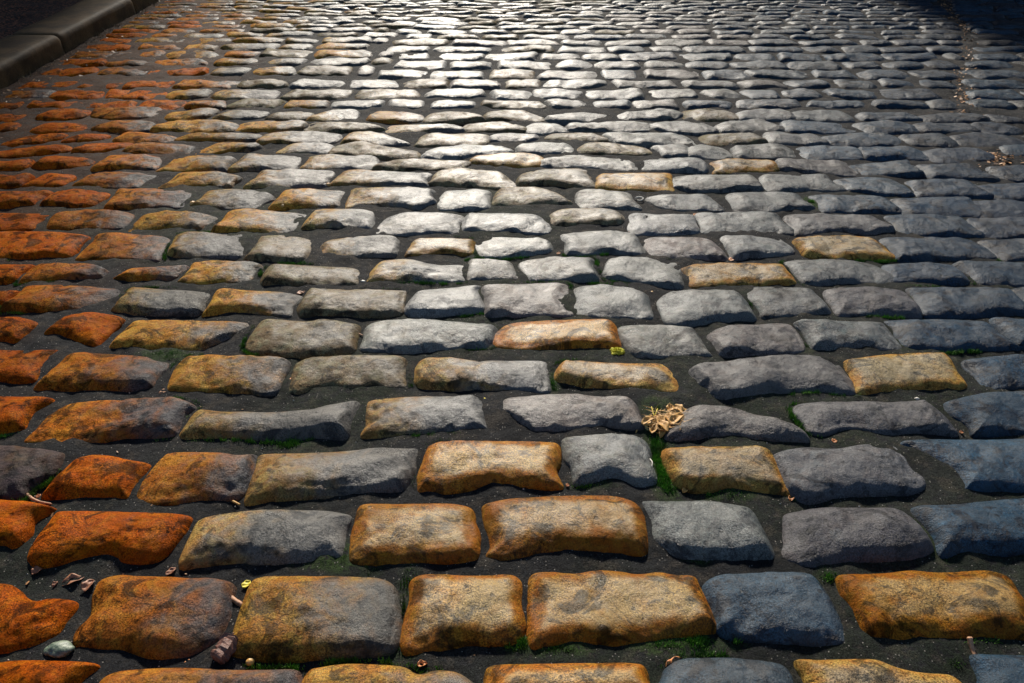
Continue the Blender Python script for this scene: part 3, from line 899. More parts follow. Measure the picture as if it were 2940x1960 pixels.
def glare_gloss(c):  # gloss falloff shaping the glare, weaker sideways and far off
    x = c[0] / (0.45 + 0.27 * max(c[1], 0.5))
    fl = 0.42 if x > 0 else 0.15
    return (fl + (1 - fl) * math.exp(-((x + 0.05) / 0.62) ** 2)) * (1 - 0.42 * min(1, max(0, (c[1] - 2.2) / 2.0)))


off = 0
GROUP = 'cobblestones laid in courses across the street'
tr_i = {}
for i, s in enumerate(STONES):
    j = tr_i.get(s['row'], 0); tr_i[s['row']] = j + 1
    if i in CHOSEN:
        wpx = (proj(s['P'][:, 0].max(), s['P'][:, 1].mean())[0] - proj(s['P'][:, 0].min(), s['P'][:, 1].mean())[0]) * 1024 / W
        nu = int(np.clip(wpx / 1.7, 18, 92)); nv = int(np.clip(nu * 0.55, 12, 54))
        V2, Fc, bc, sc, ru, c = stone_geo(s, nu, nv)
        o = mesh_np('cobblestone', V2, Fc, M_STONE, (c[0], c[1], 0))
        add_attr(o.data, 'base', 'FLOAT_COLOR', bc); add_attr(o.data, 'stain_glow', 'FLOAT_COLOR', sc); add_attr(o.data, 'glow_rim', 'FLOAT', ru); add_attr(o.data, 'glare_gloss', 'FLOAT', np.full(len(V2), glare_gloss(c)))
        ext = s['P'].max(0) - s['P'].min(0)
        asp = ext[0] / ext[1]
        shp = 'squarish ' if asp < 1.45 else ('long ' if asp > 2.6 else '')
        k, n = pos_in_row.get(i, (1, 1))
        if k <= (n + 1) // 2: pl = '%s from the left' % ORD[k]
        else: pl = '%s from the right' % ORD[n - k + 1]
        lab = '%s %scobblestone, %s in the %s course from the bottom' % (WORD[s['code']], shp, pl, ORD[s['row'] + 1])
        lab = SPECIAL.get((s['row'], j), lab)
        tag(o, lab, 'cobblestone', GROUP)
    else:
        ym = s['P'][:, 1].mean()
        nu, nv = (16, 9) if ym < 5.5 else (11, 6)
        V2, Fc, bc, sc, ru, c = stone_geo(s, nu, nv)
        bulkV.append(V2); bulkF.append(Fc + off); bulkB.append(bc); bulkS.append(sc); bulkR.append(ru); bulkP.append(np.full(len(V2), glare_gloss(c)))
        off += len(V2)
o = mesh_np('cobblestones', np.vstack(bulkV), np.vstack(bulkF), M_STONE)
add_attr(o.data, 'base', 'FLOAT_COLOR', np.vstack(bulkB)); add_attr(o.data, 'stain_glow', 'FLOAT_COLOR', np.vstack(bulkS)); add_attr(o.data, 'glow_rim', 'FLOAT', np.concatenate(bulkR)); add_attr(o.data, 'glare_gloss', 'FLOAT', np.concatenate(bulkP))
tag(o, 'mass of small glistening cobblestones paving the far end of the street', 'cobblestones', None, 'stuff')

# ------------------------------------------------------------------ moss spots (centre px, radii px, density)
MOSS = [(985, 1605, 38, 34, 1.0), (930, 1622, 60, 18, .8), (1165, 1760, 28, 130, .35), (1490, 1848, 40, 22, 1.0), (1615, 1872, 60, 18, .9), (1905, 1858, 70, 24, .9),
        (1995, 1848, 50, 26, .9), (2004, 1602, 28, 17, 1.0), (2680, 1560, 24, 55, .5), (2376, 1656, 24, 18, .5), (2110, 1848, 30, 16, .5),
        (1900, 1330, 34, 80, 1.0), (1890, 1180, 36, 26, .7), (2090, 1425, 60, 20, .7), (480, 1022, 55, 18, .8), (1588, 1100, 18, 22, .8),
        (2628, 878, 26, 20, .9), (2590, 985, 30, 20, .5), (2332, 584, 24, 13, 1.0), (2740, 1910, 30, 14, .4), (840, 1280, 40, 12, .6),
        (2060, 1062, 40, 12, .4), (2300, 1000, 40, 14, .35), (1330, 1838, 60, 16, .25), (1070, 1600, 30, 50, .35), (1170, 1868, 30, 30, .4),
        (2150, 870, 20, 25, .3), (1700, 1395, 50, 14, .4)]
MW = []
for x, y, rx, ry, dn in MOSS:
    X0, Y0 = un(x, y); X1, _ = un(x + rx, y); _, Y1 = un(x, y - ry)
    MW.append((X0, Y0, X1 - X0, Y1 - Y0, dn))

# ------------------------------------------------------------------ ground sheet (joints) reaching the horizon
xs = np.concatenate([[-150, -40, -12, -5], np.arange(-2.6, 3.4, 0.011), [3.8, 5, 9, 20, 60, 150]])
ysl = np.concatenate([[-40, -6, -1.5, 0], np.arange(0.35, 2.2, 0.011), np.arange(2.2, 6.0, 0.022), [6.5, 7.5, 9, 14, 30, 80, 300]])
GX, GY = np.meshgrid(xs, ysl)
GZ = 0.011 * fbm(GX * 9, GY * 9, 4, 4) + 0.004
GZ += 0.005 * fbm(GX * 35, GY * 35, 14, 3)
mo = np.zeros_like(GX)
for X0, Y0, rx, ry, dn in MW:
    d2 = 0.8 * ((GX - X0) / rx) ** 2 + ((GY - Y0) / ry) ** 2
    mo = np.maximum(mo, dn * smooth(3.2, 0.5, d2))
gl = smooth(-0.1, 0.5, fbm(GX * 2.2, GY * 2.2, 61, 3))
mo = np.maximum(mo, 0.25 * gl * (GY < 2.6))
nx, ny = len(xs), len(ysl)
ii = np.arange(nx * ny).reshape(ny, nx)
Fc = np.stack([ii[:-1, :-1], ii[:-1, 1:], ii[1:, 1:], ii[1:, :-1]], -1).reshape(-1, 4)
g = mesh_np('ground', np.stack([GX.ravel(), GY.ravel(), GZ.ravel()], 1), Fc, M_MORTAR)
add_attr(g.data, 'moss', 'FLOAT', mo)
tag(g, kind='structure')

# ------------------------------------------------------------------ moss and grass blades
OUT = [s['P'] for s in STONES if s['area'] > 0]
BB = np.array([[p[:, 0].min(), p[:, 0].max(), p[:, 1].min(), p[:, 1].max()] for p in OUT])


def in_stone(x, y, pad=0.0):
    for k in np.where((BB[:, 0] < x) & (BB[:, 1] > x) & (BB[:, 2] < y) & (BB[:, 3] > y))[0]:
        P = OUT[k]
        x0, y0 = P[:, 0], P[:, 1]; x1, y1 = np.roll(x0, -1), np.roll(y0, -1)
        cr = ((y0 > y) != (y1 > y)) & (x < (x1 - x0) * (y - y0) / (y1 - y0 + 1e-12) + x0)
        if cr.sum() % 2: return True
    return False


def blades(name, spots, mat, hmin, hmax, wid, per, label, cat, lean=0.5):
    vs = []; fs = []
    r = random.Random(3)
    for X0, Y0, rx, ry, dn in spots:
        n = int(per * dn * rx * ry)
        for _ in range(n):
            a = r.uniform(0, 6.283); q = math.sqrt(r.random()) * 1.15
            x = X0 + rx * q * math.cos(a); y = Y0 + ry * q * math.sin(a)
            if r.random() > 1.25 - q: continue
            if in_stone(x, y): continue
            if vnoise(np.array([x * 70]), np.array([y * 70]), 5)[0] + r.uniform(-.2, .2) < -0.12: continue
            h = r.uniform(hmin, hmax) * (1.15 - 0.5 * q)
            b = r.uniform(0, 3.14159); dx, dy = wid * math.cos(b), wid * math.sin(b)
            la = r.uniform(0, 6.283); lx, ly = h * lean * math.cos(la) * r.random(), h * lean * math.sin(la) * r.random()
            k = len(vs)
            vs += [(x - dx, y - dy, 0.0), (x + dx, y + dy, 0.0), (x + dx * .6 + lx * .5, y + dy * .6 + ly * .5, h * .6), (x - dx * .6 + lx * .5, y - dy * .6 + ly * .5, h * .6), (x + lx, y + ly, h)]
            fs += [(k, k + 1, k + 2, k + 3), (k + 3, k + 2, k + 4)]
    o = pyd(name, vs, fs, mat, smoothf=False)
    tag(o, label, cat, None, 'stuff')


r = random.Random(21)
thin = []
for s in STONES:
    if s['row'] < 0 or s['row'] > 9 or s['area'] < 2000: continue
    Q = smooth_outline(s['P'])
    cc = Q.mean(0)
    a = r.randrange(112)
    if r.random() < 0.45:
        for k in range(r.choice((8, 14, 22, 30))):
            q = Q[(a + k) % 112]; d = q - cc; d = d / np.linalg.norm(d)
            thin.append((q[0] + d[0] * 0.004, q[1] + d[1] * 0.004, 0.009, 0.007, r.uniform(.1, .45)))
blades('moss', MW + thin, M_MOSS, 0.005, 0.013, 0.0009, 5e6, 'short green moss growing in the joints between stones', 'moss', 0.7)
gs = []
for k in range(60):
    y = random.uniform(2.9, 6.0)
    gs.append((KERB_X + random.uniform(0.01, 0.07), y, 0.03, 0.06, random.uniform(.2, 1)))
blades('dry_grass', gs, M_GRASS, 0.015, 0.05, 0.0012, 2.2e4, 'dry grass blades sprouting along the foot of the kerb', 'grass', 1.0)

# ------------------------------------------------------------------ pavement and kerb
KT = 0.10
xs = np.concatenate([[-150, -40, -12], np.arange(-5.2, -2.6, 0.03), [-2.597]])
ysl = np.concatenate([[-40, -5], np.arange(0, 9, 0.03), [14, 40, 300]])
GX, GY = np.meshgrid(xs, ysl)
GZ = 0.010 * fbm(GX * 8, GY * 8, 31, 5) + KT - 0.008
nx, ny = len(xs), len(ysl)
ii = np.arange(nx * ny).reshape(ny, nx)
Fc = np.stack([ii[:-1, :-1], ii[:-1, 1:], ii[1:, 1:], ii[1:, :-1]], -1).reshape(-1, 4)
g = mesh_np('pavement', np.stack([GX.ravel(), GY.ravel(), GZ.ravel()], 1), Fc, M_PAVE)
tag(g, kind='structure')

# joint between two kerb stones read at px (187,106)
jy = un(150, 97, KT)[1]
L = 0.98
starts = [jy + k * L for k in range(-4, 5)]
prof = [(-2.600, -0.05), (-2.600, KT - .006), (-2.594, KT)]
for k in range(5): prof.append((-2.56 + k * 0.045, KT + 0.001))
rr = 0.036
for k in range(9):
    a = math.pi / 2 * k / 8
    prof.append((KERB_X - rr - 0.004 + rr * math.sin(a), KT - rr + rr * math.cos(a)))
for k in range(1, 6): prof.append((KERB_X - 0.004 + 0.004 * k / 5, KT - rr - (KT - rr + 0.05) * k / 5))
KLAB = ['worn granite kerb stone at the street edge, before the visible joint', 'worn granite kerb stone crossing the top left corner, beyond the visible joint',
        'far granite kerb stone beyond the top edge of the street corner']
for k, y0 in enumerate(starts):
    vs = []; fs = []
    n = 34
    for i in range(n):
        t = i / (n - 1)
        e = min(t, 1 - t) * L
        ins = 0.006 * max(0, 1 - e / 0.012)
        y = y0 + 0.004 + t * (L - 0.008)
        for (x, z) in prof:
            nz = float(fbm(np.array([y * 6 + x * 9]), np.array([z * 9 + k * 5.0]), 21, 3)[0])
            sx_ = 1 if x > -2.5 else 0
            vs.append((x - sx_ * ins + 0.006 * nz * sx_, y, z - ins * (z > 0) + 0.003 * nz * (z > 0)))
    m = len(prof)
    for i in range(n - 1):
        for j in range(m - 1):
            a = i * m + j
            fs.append((a, a + 1, a + m + 1, a + m))
    fs.append(tuple(range(m))[::-1]); fs.append(tuple((n - 1) * m + j for j in range(m)))
    for f_ in range(len(fs)): fs[f_] = fs[f_][::-1]
    o = pyd('kerb_stone', vs, fs, M_KERB, (-2.46, y0 + L / 2, 0))
    if y0 + L < 3.6 or y0 > 6.2:
        lab = 'worn granite kerb stone of the run along the street edge, outside the picture'
    else:
        lab = KLAB[0] if k == 3 else (KLAB[1] if k == 4 else KLAB[2])
    tag(o, lab, 'kerb stone', 'kerb stones along the street edge')


# ------------------------------------------------------------------ small litter
def P3(px, py, z=0.004):
    x, y = un(px, py, z); return Vector((x, y, z))


def zpt(org, x, y, z=0.004):
    return P3(OX[int(org[1])] + x / 2.352, ORG[org[0]] + y / 2.352, z)


def leaf(a, b, wid, mat, name, label, cat, curl=0.3, thick=0.0008, z=0.004, seed=0, group=None, fold=0.25):
    """thin curled solid blade from a to b"""
    r = random.Random(seed)
    d = (b - a); Ln = d.length; d.normalize()
    s = Vector((-d.y, d.x, 0)); wid = wid * 0.8
    nu, nv = 15, 7
    top = []; vs = []
    for i in range(nu):
        t = i / (nu - 1)
        w = wid * (math.sin(math.pi * min(1, max(0, t)) ** 0.8) ** 0.7 + 0.02) * (1 + 0.12 * math.sin(9 * t + seed))
        for j in range(nv):
            q = (j / (nv - 1) - 0.5) * 2
            p = a + d * (Ln * t) + s * (w * 0.5 * q)
            p.z = z + curl * Ln * 0.14 * math.sin(math.pi * t * 1.1 + seed) ** 2 + abs(q) ** 1.5 * fold * 0.6 * w + 0.0008 * math.sin(13 * t + 3 * q + seed)
            vs.append(tuple(p))
    k = len(vs)
    vs += [(x, y, zz - thick) for x, y, zz in vs]
    fs = []
    for i in range(nu - 1):
        for j in range(nv - 1):
            q = i * nv + j
            fs.append((q, q + nv, q + nv + 1, q + 1))
            fs.append((k + q, k + q + 1, k + q + nv + 1, k + q + nv))
    ring = [j for j in range(nv)] + [i * nv + nv - 1 for i in range(1, nu)] + [(nu - 1) * nv + j for j in range(nv - 2, -1, -1)] + [i * nv for i in range(nu - 2, 0, -1)]
    for i in range(len(ring)):
        q, w_ = ring[i], ring[(i + 1) % len(ring)]
        fs.append((q, w_, k + w_, k + q))
    o = pyd(name, vs, fs, mat, tuple(a))
    if label: tag(o, label, cat, group)
    return o


def tube_geo(pts, rads, n=9, seed=0, rough=0.12):
    r = random.Random(seed)
    vs = []; fs = []
    m = len(pts)
    for i, p in enumerate(pts):
        d = (pts[min(i + 1, m - 1)] - pts[max(i - 1, 0)]).normalized()
        u = d.cross(Vector((0, 0, 1)));
        if u.length < 1e-3: u = Vector((1, 0, 0))
        u.normalize(); v = u.cross(d)
        for k in range(n):
            a = 2 * math.pi * k / n
            q = rads[i] * (1 + r.uniform(-rough, rough))
            vs.append(tuple(p + (u * math.cos(a) + v * math.sin(a)) * q))
    for i in range(m - 1):
        for k in range(n):
            k2 = (k + 1) % n
            fs.append((i * n + k, i * n + k2, (i + 1) * n + k2, (i + 1) * n + k))
    fs.append(tuple(range(n))[::-1]); fs.append(tuple((m - 1) * n + k for k in range(n)))
    return vs, fs


def curve_pts(ctrl, n=14):
    out = []
    m = len(ctrl)
    for i in range(n):
        t = i / (n - 1) * (m - 1)
        k = min(int(t), m - 2); f = t - k
        p0 = ctrl[max(k - 1, 0)]; p1 = ctrl[k]; p2 = ctrl[k + 1]; p3 = ctrl[min(k + 2, m - 1)]
        out.append(0.5 * ((2 * p1) + (p2 - p0) * f + (2 * p0 - 5 * p1 + 4 * p2 - p3) * f * f + (3 * p1 - p0 - 3 * p2 + p3) * f ** 3))
    return out


def twig(ctrl, r0, r1, mat, name, label, cat, seed=0, group=None, parent=None):
    pts = curve_pts(ctrl)
    n = len(pts)
    rads = [r0 + (r1 - r0) * i / (n - 1) for i in range(n)]
    rads[0] *= 0.6; rads[-1] *= 0.5
    vs, fs = tube_geo(pts, rads, seed=seed)
    o = pyd(name, vs, fs, mat, (0, 0, 0) if parent else tuple(ctrl[0]))
    if parent: o.parent = parent
    if label: tag(o, label, cat, group)
    return o


def lump(c, rad, mat, name, label, cat, seed=0, rough=0.25, group=None, freq=2.0, n=24):
    vs = []; fs = []
    m = n // 2
    for i in range(m + 1):
        th = math.pi * i / m
        for k in range(n):
            ph = 2 * math.pi * k / n
            d = Vector((math.sin(th) * math.cos(ph), math.sin(th) * math.sin(ph), math.cos(th)))
            q = 1 + rough * float(fbm(np.array([d.x * freq + seed + 5 + d.z]), np.array([d.y * freq + d.z * 1.7]), seed, 3)[0])
            vs.append((c.x + d.x * rad[0] * q, c.y + d.y * rad[1] * q, c.z + rad[2] * (0.7 + d.z * q)))
    for i in range(m):
        for k in range(n):
            k2 = (k + 1) % n
            fs.append((i * n + k, (i + 1) * n + k, (i + 1) * n + k2, i * n + k2))
    o = pyd(name, vs, fs, mat, tuple(c))
    if label: tag(o, label, cat, group)
    return o


LG = 'dry leaf scraps fallen in the joints'
twig([zpt('A0', 1525, 565), zpt('A0', 1580, 615, .006), zpt('A0', 1640, 655)], .0035, .0042, M_WOOD, 'twig', 'straight peeled orange-brown twig between two big stones near the bottom', 'twig', 1)
# bark chunk, a splintered half cylinder
c0, c1 = zpt('A0', 1462, 1030, .012), zpt('A0', 1552, 900, .013)
pts = curve_pts([c0, (c0 + c1) * .5 + Vector((.003, 0, .003)), c1], 12)
vs, fs = tube_geo(pts, [.009, .0135, .0145, .015, .0145, .015, .016, .016, .0165, .017, .0185, .0175], n=7, seed=4, rough=0.15)
tag(pyd('bark_chunk', vs, fs, M_BARK, tuple(c0), False), 'dark brown splintered chunk of bark at the corner of the big orange stone', 'bark')
twig([zpt('A0', 1562, 890, .020), zpt('A0', 1570, 860, .024), zpt('A0', 1578, 835, .028)], .0015, .001, M_WOOD, 'twig', 'tiny splinter standing up beside the bark chunk', 'splinter', 9)
leaf(zpt('A0', 1640, 535), zpt('A0', 1690, 485), .017, M_YEL, 'petal', 'yellow petal on the mortar just above the peeled twig', 'petal', .2, seed=1)
leaf(zpt('A0', 1120, 448), zpt('A0', 1190, 398), .014, M_LEAFB, 'leaf', 'small pointed brown leaf above the big orange-and-slate stone', 'leaf', .3, seed=2, group=LG)
leaf(zpt('A0', 415, 520), zpt('A0', 570, 462), .024, M_LEAFB, 'leaf', 'long curled reddish-brown leaf in the dark lower left joint', 'leaf', .5, seed=3, group=LG, fold=.5)
leaf(zpt('A0', 565, 560), zpt('A0', 635, 480), .022, M_LEAFB, 'leaf', 'crumpled brown leaf scrap right beside the long curled leaf', 'leaf', .4, seed=6, group=LG, fold=.6)
leaf(zpt('A0', 215, 445), zpt('A0', 285, 405), .02, M_LEAFB, 'leaf', 'crumbled brown leaf scrap above and left of the curled leaf', 'leaf', .4, seed=8, group=LG, fold=.6)
leaf(zpt('A0', 355, 530), zpt('A0', 390, 490), .009, M_LEAFB, 'leaf', 'tiny brown leaf crumb at the left tip of the curled leaf', 'leaf', .4, seed=9, group=LG, fold=.6)
lump(zpt('A0', 408, 965, .003), (.022, .014, .008), M_PEB, 'pebble', 'pale green mottled pebble in the joint near the lower left corner', 'pebble', 2, 0.28)
leaf(zpt('A0', 1240, 1052), zpt('A0', 1315, 1030), .012, M_LEAFO, 'leaf', 'orange leaf flake just below the big orange-and-slate stone', 'leaf', .3, seed=4, group=LG)
lump(zpt('A0', 1692, 1045, .002), (.0068, .0062, .0055), M_SEED, 'seed', 'round shiny amber seed to the right of the bark chunk', 'seed', 3, 0.1)
leaf(zpt('A0', 1390, 1052), zpt('A0', 1470, 1040), .009, M_LEAFB, 'leaf', 'thin brown leaf scrap under the bark chunk', 'leaf', .2, seed=14, group=LG)
leaf(zpt('A1', 535, 1060), zpt('A1', 605, 1048), .013, M_LEAFO, 'leaf', 'crumpled orange leaf scrap in the lowest joint, below the blotched amber stone', 'leaf', .6, seed=5, group=LG, fold=.7)
leaf(zpt('A1', 2222, 1095), zpt('A1', 2320, 1010), .022, M_LEAFO, 'leaf', 'folded bright orange leaf leaning on the bottom blue stone', 'leaf', .5, seed=7, group=LG, fold=.5)
twig([zpt('A2', 1985, 865, .018), zpt('A2', 2000, 940, .008), zpt('A2', 2030, 1015)], .0045, .0028, M_WOOD, 'twig', 'short tan twig in the joint at the lower right corner', 'twig', 2)
twig([zpt('B0', 168, 968), zpt('B0', 215, 1012), zpt('B0', 270, 1035), zpt('B0', 350, 1050)], .003, .0018, M_WOOD, 'twig', 'curved pinkish twig under the orange stones at the left edge', 'twig', 3)
leaf(zpt('B0', 245, 1010), zpt('B0', 275, 985), .01, M_LEAFO, 'leaf', 'tiny orange leaf scrap lying by the curved twig', 'leaf', .4, seed=21, group=LG)
leaf(zpt('B0', 1072, 308), zpt('B0', 1145, 275), .015, M_WOOD, 'leaf', 'tan leaf scrap below the mossy joint on the left', 'leaf', .3, seed=22, group=LG)
leaf(zpt('B0', 1958, 215), zpt('B0', 1990, 200), .012, M_LEAFO, 'leaf', 'tiny round orange leaf between two grey-brown stones', 'leaf', .5, seed=23, group=LG)
twig([zpt('B0', 1570, 1030), zpt('B0', 1620, 1054)], .0022, .0018, M_STRAW, 'straw_bit', 'short straw bit under the orange and slate stone', 'straw', 5)
twig([zpt('B0', 1672, 1010), zpt('B0', 1686, 1006), zpt('B0', 1692, 990)], .0022, .0012, M_LEAFO, 'leaf_stalk', 'tiny hooked orange leaf stalk near the short straw bit', 'leaf stalk', 6)
leaf(zpt('B1', 985, 350), zpt('B1', 1017, 342), .016, M_YEL, 'petal', 'round yellow petal on the dark mortar between two long grey stones', 'petal', .1, seed=31, fold=.1)
leaf(zpt('B1', 1082, 28), zpt('B1', 1118, 26), .013, M_LEAFO, 'leaf', 'small oval orange leaf below the long golden stone', 'leaf', .3, seed=32, group=LG)
leaf(zpt('B1', 1540, 928), zpt('B1', 1562, 918), .010, M_LEAFO, 'leaf', 'tiny orange flake beside the square grey stone', 'leaf', .3, seed=33, group=LG)
twig([zpt('B1', 2096, 738, .006), zpt('B1', 2122, 765, .010), zpt('B1', 2122, 800, .008), zpt('B1', 2138, 830)], .0016, .001, M_CHIP, 'stalk', 'thin pale curled stalk on the mossy joint', 'stalk', 7)
leaf(zpt('B1', 2330, 975), zpt('B1', 2356, 950), .013, M_STRAW, 'seed_husk', 'straw-coloured husk under the pale golden stone', 'husk', .5, seed=34, fold=.6)
leaf(zpt('B2', 772, 1035, .004), zpt('B2', 786, 985, .006), .012, M_LEAFO, 'seed_pod', 'upright oval orange seed pod by the mauve stone', 'seed pod', .3, seed=35, fold=.6)
leaf(zpt('B2', 1705, 850), zpt('B2', 1752, 862), .012, M_STRAW, 'leaf', 'pale straw leaf scrap below the blue pointed stone', 'leaf', .3, seed=36, group=LG)
leaf(zpt('B2', 1060, 630), zpt('B2', 1086, 620), .014, M_LEAFO, 'leaf', 'tiny orange scrap in the joint above the big mauve stone', 'leaf', .5, seed=37, group=LG)
leaf(zpt('B2', 1922, 570), zpt('B2', 1938, 564), .010, M_LEAFO, 'leaf', 'tiny orange scrap between the two blue stones at the right', 'leaf', .5, seed=38, group=LG)
lump(zpt('B2', 1627, 345, .002), (.0065, .004, .003), M_CHIP, 'stone_chip', 'white stone chip above the mauve stone at the right', 'chip', 5, 0.4)
leaf(zpt('C1', 1480, 210), zpt('C1', 1502, 200), .012, M_LEAFO, 'leaf', 'orange scrap at the worn end of the holed grey stone', 'leaf', .4, seed=39, group=LG)
leaf(zpt('C1', 1962, 58), zpt('C1', 2006, 64), .014, M_LEAFO, 'leaf', 'orange leaf scrap at the far corner of a grey stone', 'leaf', .4, seed=40, group=LG)
lump(zpt('C1', 2121, 474, .002), (.0055, .005, .004), M_SEED, 'seed', 'single round amber seed beside the square grey stones', 'seed', 6, .1)
twig([zpt('C1', 128, 742), zpt('C1', 168, 758)], .002, .0016, M_WOOD, 'twig', 'tiny brown twig between two grey stones left of centre', 'twig', 8)
leaf(zpt('C0', 1665, 250), zpt('C0', 1705, 252), .014, M_LEAFO, 'leaf', 'orange scrap at the foot of a beige stone on the left', 'leaf', .4, seed=41, group=LG)
leaf(zpt('C0', 2005, 480), zpt('C0', 2060, 462), .018, M_LEAFB, 'leaf', 'flat brown leaf scrap between two tan stones', 'leaf', .3, seed=42, group=LG)
leaf(zpt('C2', 358, 250), zpt('C2', 400, 245), .02, M_LEAFO, 'leaf', 'orange leaf tucked under a grey stone corner', 'leaf', .4, seed=43, group=LG)
lump(zpt('C1', 172, 400, .002), (.0075, .005, .004), M_CHIP, 'stone_chip', 'pinkish white chip left of centre under a long grey stone', 'chip', 7, .4)
leaf(zpt('D2', 120, 512), zpt('D2', 148, 506), .016, M_LEAFO, 'leaf', 'orange leaf scrap between two light grey stones', 'leaf', .4, seed=44, group=LG)
lump(zpt('D0', 1305, 445, .003), (.009, .010, .009), M_SEED, 'seed', 'large amber seed at the left tip of a grey stone', 'seed', 8, .2)
lump(zpt('D0', 1910, 460, .003), (.009, .008, .007), M_SEED, 'seed', 'amber seed at the foot of the yellow-tinged stone', 'seed', 9, .2)
lump(zpt('D0', 2220, 315, .003), (.009, .008, .007), M_SEED, 'seed', 'amber seed between two stones, farthest of the three big seeds', 'seed', 10, .2)
twig([zpt('D1', 2005, 395), zpt('D1', 2035, 388, .008), zpt('D1', 2062, 396, .008), zpt('D1', 2045, 412, .006), zpt('D1', 2020, 408)], .0022, .0016, M_CHIP, 'stalk', 'pale looped stalk beside a light grey stone', 'stalk', 12)

# yellow moss ball: knobbly cushion with short blades
c = zpt('B1', 1884, 42, .0)
root = lump(c, (.0165, .0165, .009), M_MOSSD, 'moss_ball', 'round bright yellow-green moss ball below the long golden stone', 'moss ball', 12, 0.7, freq=6, n=40)
vs = []; fs = []
r = random.Random(8)
for _ in range(1500):
    a = r.uniform(0, 6.283); q = math.sqrt(r.random())
    x = .0175 * q * math.cos(a); y = .0175 * q * math.sin(a); z = .013 * math.sqrt(max(0, 1 - q * q))
    b = r.uniform(0, 3.14); dx, dy = .0006 * math.cos(b), .0006 * math.sin(b)
    k = len(vs)
    vs += [(x - dx, y - dy, z), (x + dx, y + dy, z), (x * 1.15 + r.uniform(-.002, .002), y * 1.15 + r.uniform(-.002, .002), z + .003 + r.random() * .002)]
    fs.append((k, k + 1, k + 2))
pyd('tuft', vs, fs, M_MOSSD, smoothf=False, parent=root)

# dried flower tuft: stalk, papery bracts and a frayed head
c = zpt('B1', 2190, 510, .0)
root = bpy.data.objects.new('dried_flower', None); C.objects.link(root); root.location = c
tag(root, 'dried straw-coloured flower head with papery curled petals on the moss', 'dried flower')


def loc(p): return p - c


def child_leaf(a, b, w, seed, fold=.5, curl=.5, name='petal'):
    o = leaf(a - c, b - c, w * 0.85, M_STRAW, name, None, None, curl, .0008, max(0.004, 0.0) + .006 * (seed % 3), seed, None, fold)
    o.parent = root
    return o


Zp = lambda x, y, z=.012: zpt('B1', x, y, z)
for k, (a, b, w) in enumerate([((2050, 520), (2150, 470), .022), ((2100, 480), (2170, 560), .03), ((2120, 575), (2150, 480), .026), ((2160, 500), (2230, 570), .03),
                               ((2180, 590), (2220, 490), .022), ((2210, 540), (2320, 490), .024), ((2240, 520), (2330, 455), .03), ((2200, 430), (2290, 500), .034),
                               ((2230, 420), (2270, 385), .03), ((2260, 400), (2330, 440), .030), ((2300, 440), (2400, 405), .024), ((2150, 450), (2210, 530), .028)]):
    child_leaf(Zp(*a), Zp(*b), w, k + 50)
twig([loc(Zp(2012, 572, .003)), loc(Zp(2035, 525, .008)), loc(Zp(2090, 515, .014)), loc(Zp(2140, 500, .018))], .0014, .0026, M_STRAW, 'stalk', None, None, 3, parent=root)
vs = []; fs = []
r = random.Random(4)
for _ in range(170):
    b0 = Zp(r.uniform(2120, 2340), r.uniform(405, 540), r.uniform(.006, .022)) - c
    a = r.uniform(0, 6.283); Ln = r.uniform(.010, .034)
    e = b0 + Vector((Ln * math.cos(a), Ln * .7 * math.sin(a), r.uniform(-.004, .010)))
    s_ = Vector((-(e - b0).y, (e - b0).x, 0)).normalized() * .0007
    k = len(vs)
    vs += [tuple(b0 - s_), tuple(b0 + s_), tuple(e)]
    fs.append((k, k + 1, k + 2))
pyd('frayed_head', vs, fs, M_STRAW, smoothf=False, parent=root)
twig([loc(Zp(2142, 470, .01)), loc(Zp(2130, 440, .014)), loc(Zp(2118, 392, .016))], .0014, .001, M_YEL, 'sprig', None, None, 5, parent=root)
twig([loc(Zp(2140, 455, .01)), loc(Zp(2150, 430, .014)), loc(Zp(2160, 405, .012))], .0013, .0008, M_YEL, 'sprig', None, None, 6, parent=root)

# uncountable scraps: along the kerb foot, in the channel on the right, between the stones
vs = []; fs = []
r = random.Random(12)


def scrap(x, y, s, up=0.004):
    a = r.uniform(0, 6.283); e = r.uniform(.3, .8)
    k = len(vs)
    n = r.choice((4, 5, 6))
    t1, t2 = r.uniform(-.5, .5), r.uniform(-.5, .5)
    ring = []
    for i in range(n):
        b = 6.283 * i / n
        u = s * math.cos(b) * r.uniform(.7, 1.1); v = s * e * math.sin(b) * r.uniform(.7, 1.1)
        X = x + u * math.cos(a) - v * math.sin(a); Y = y + u * math.sin(a) + v * math.cos(a)
        ring.append((X, Y, up + .4 * s + t1 * u + t2 * v))
    vs.extend(ring); vs.extend([(p[0], p[1], p[2] - .0008) for p in ring])
    fs.append(tuple(range(k, k + n))); fs.append(tuple(range(k + n, k + 2 * n))[::-1])
    for i in range(n):
        j = (i + 1) % n
        fs.append((k + i, k + n + i, k + n + j, k + j))


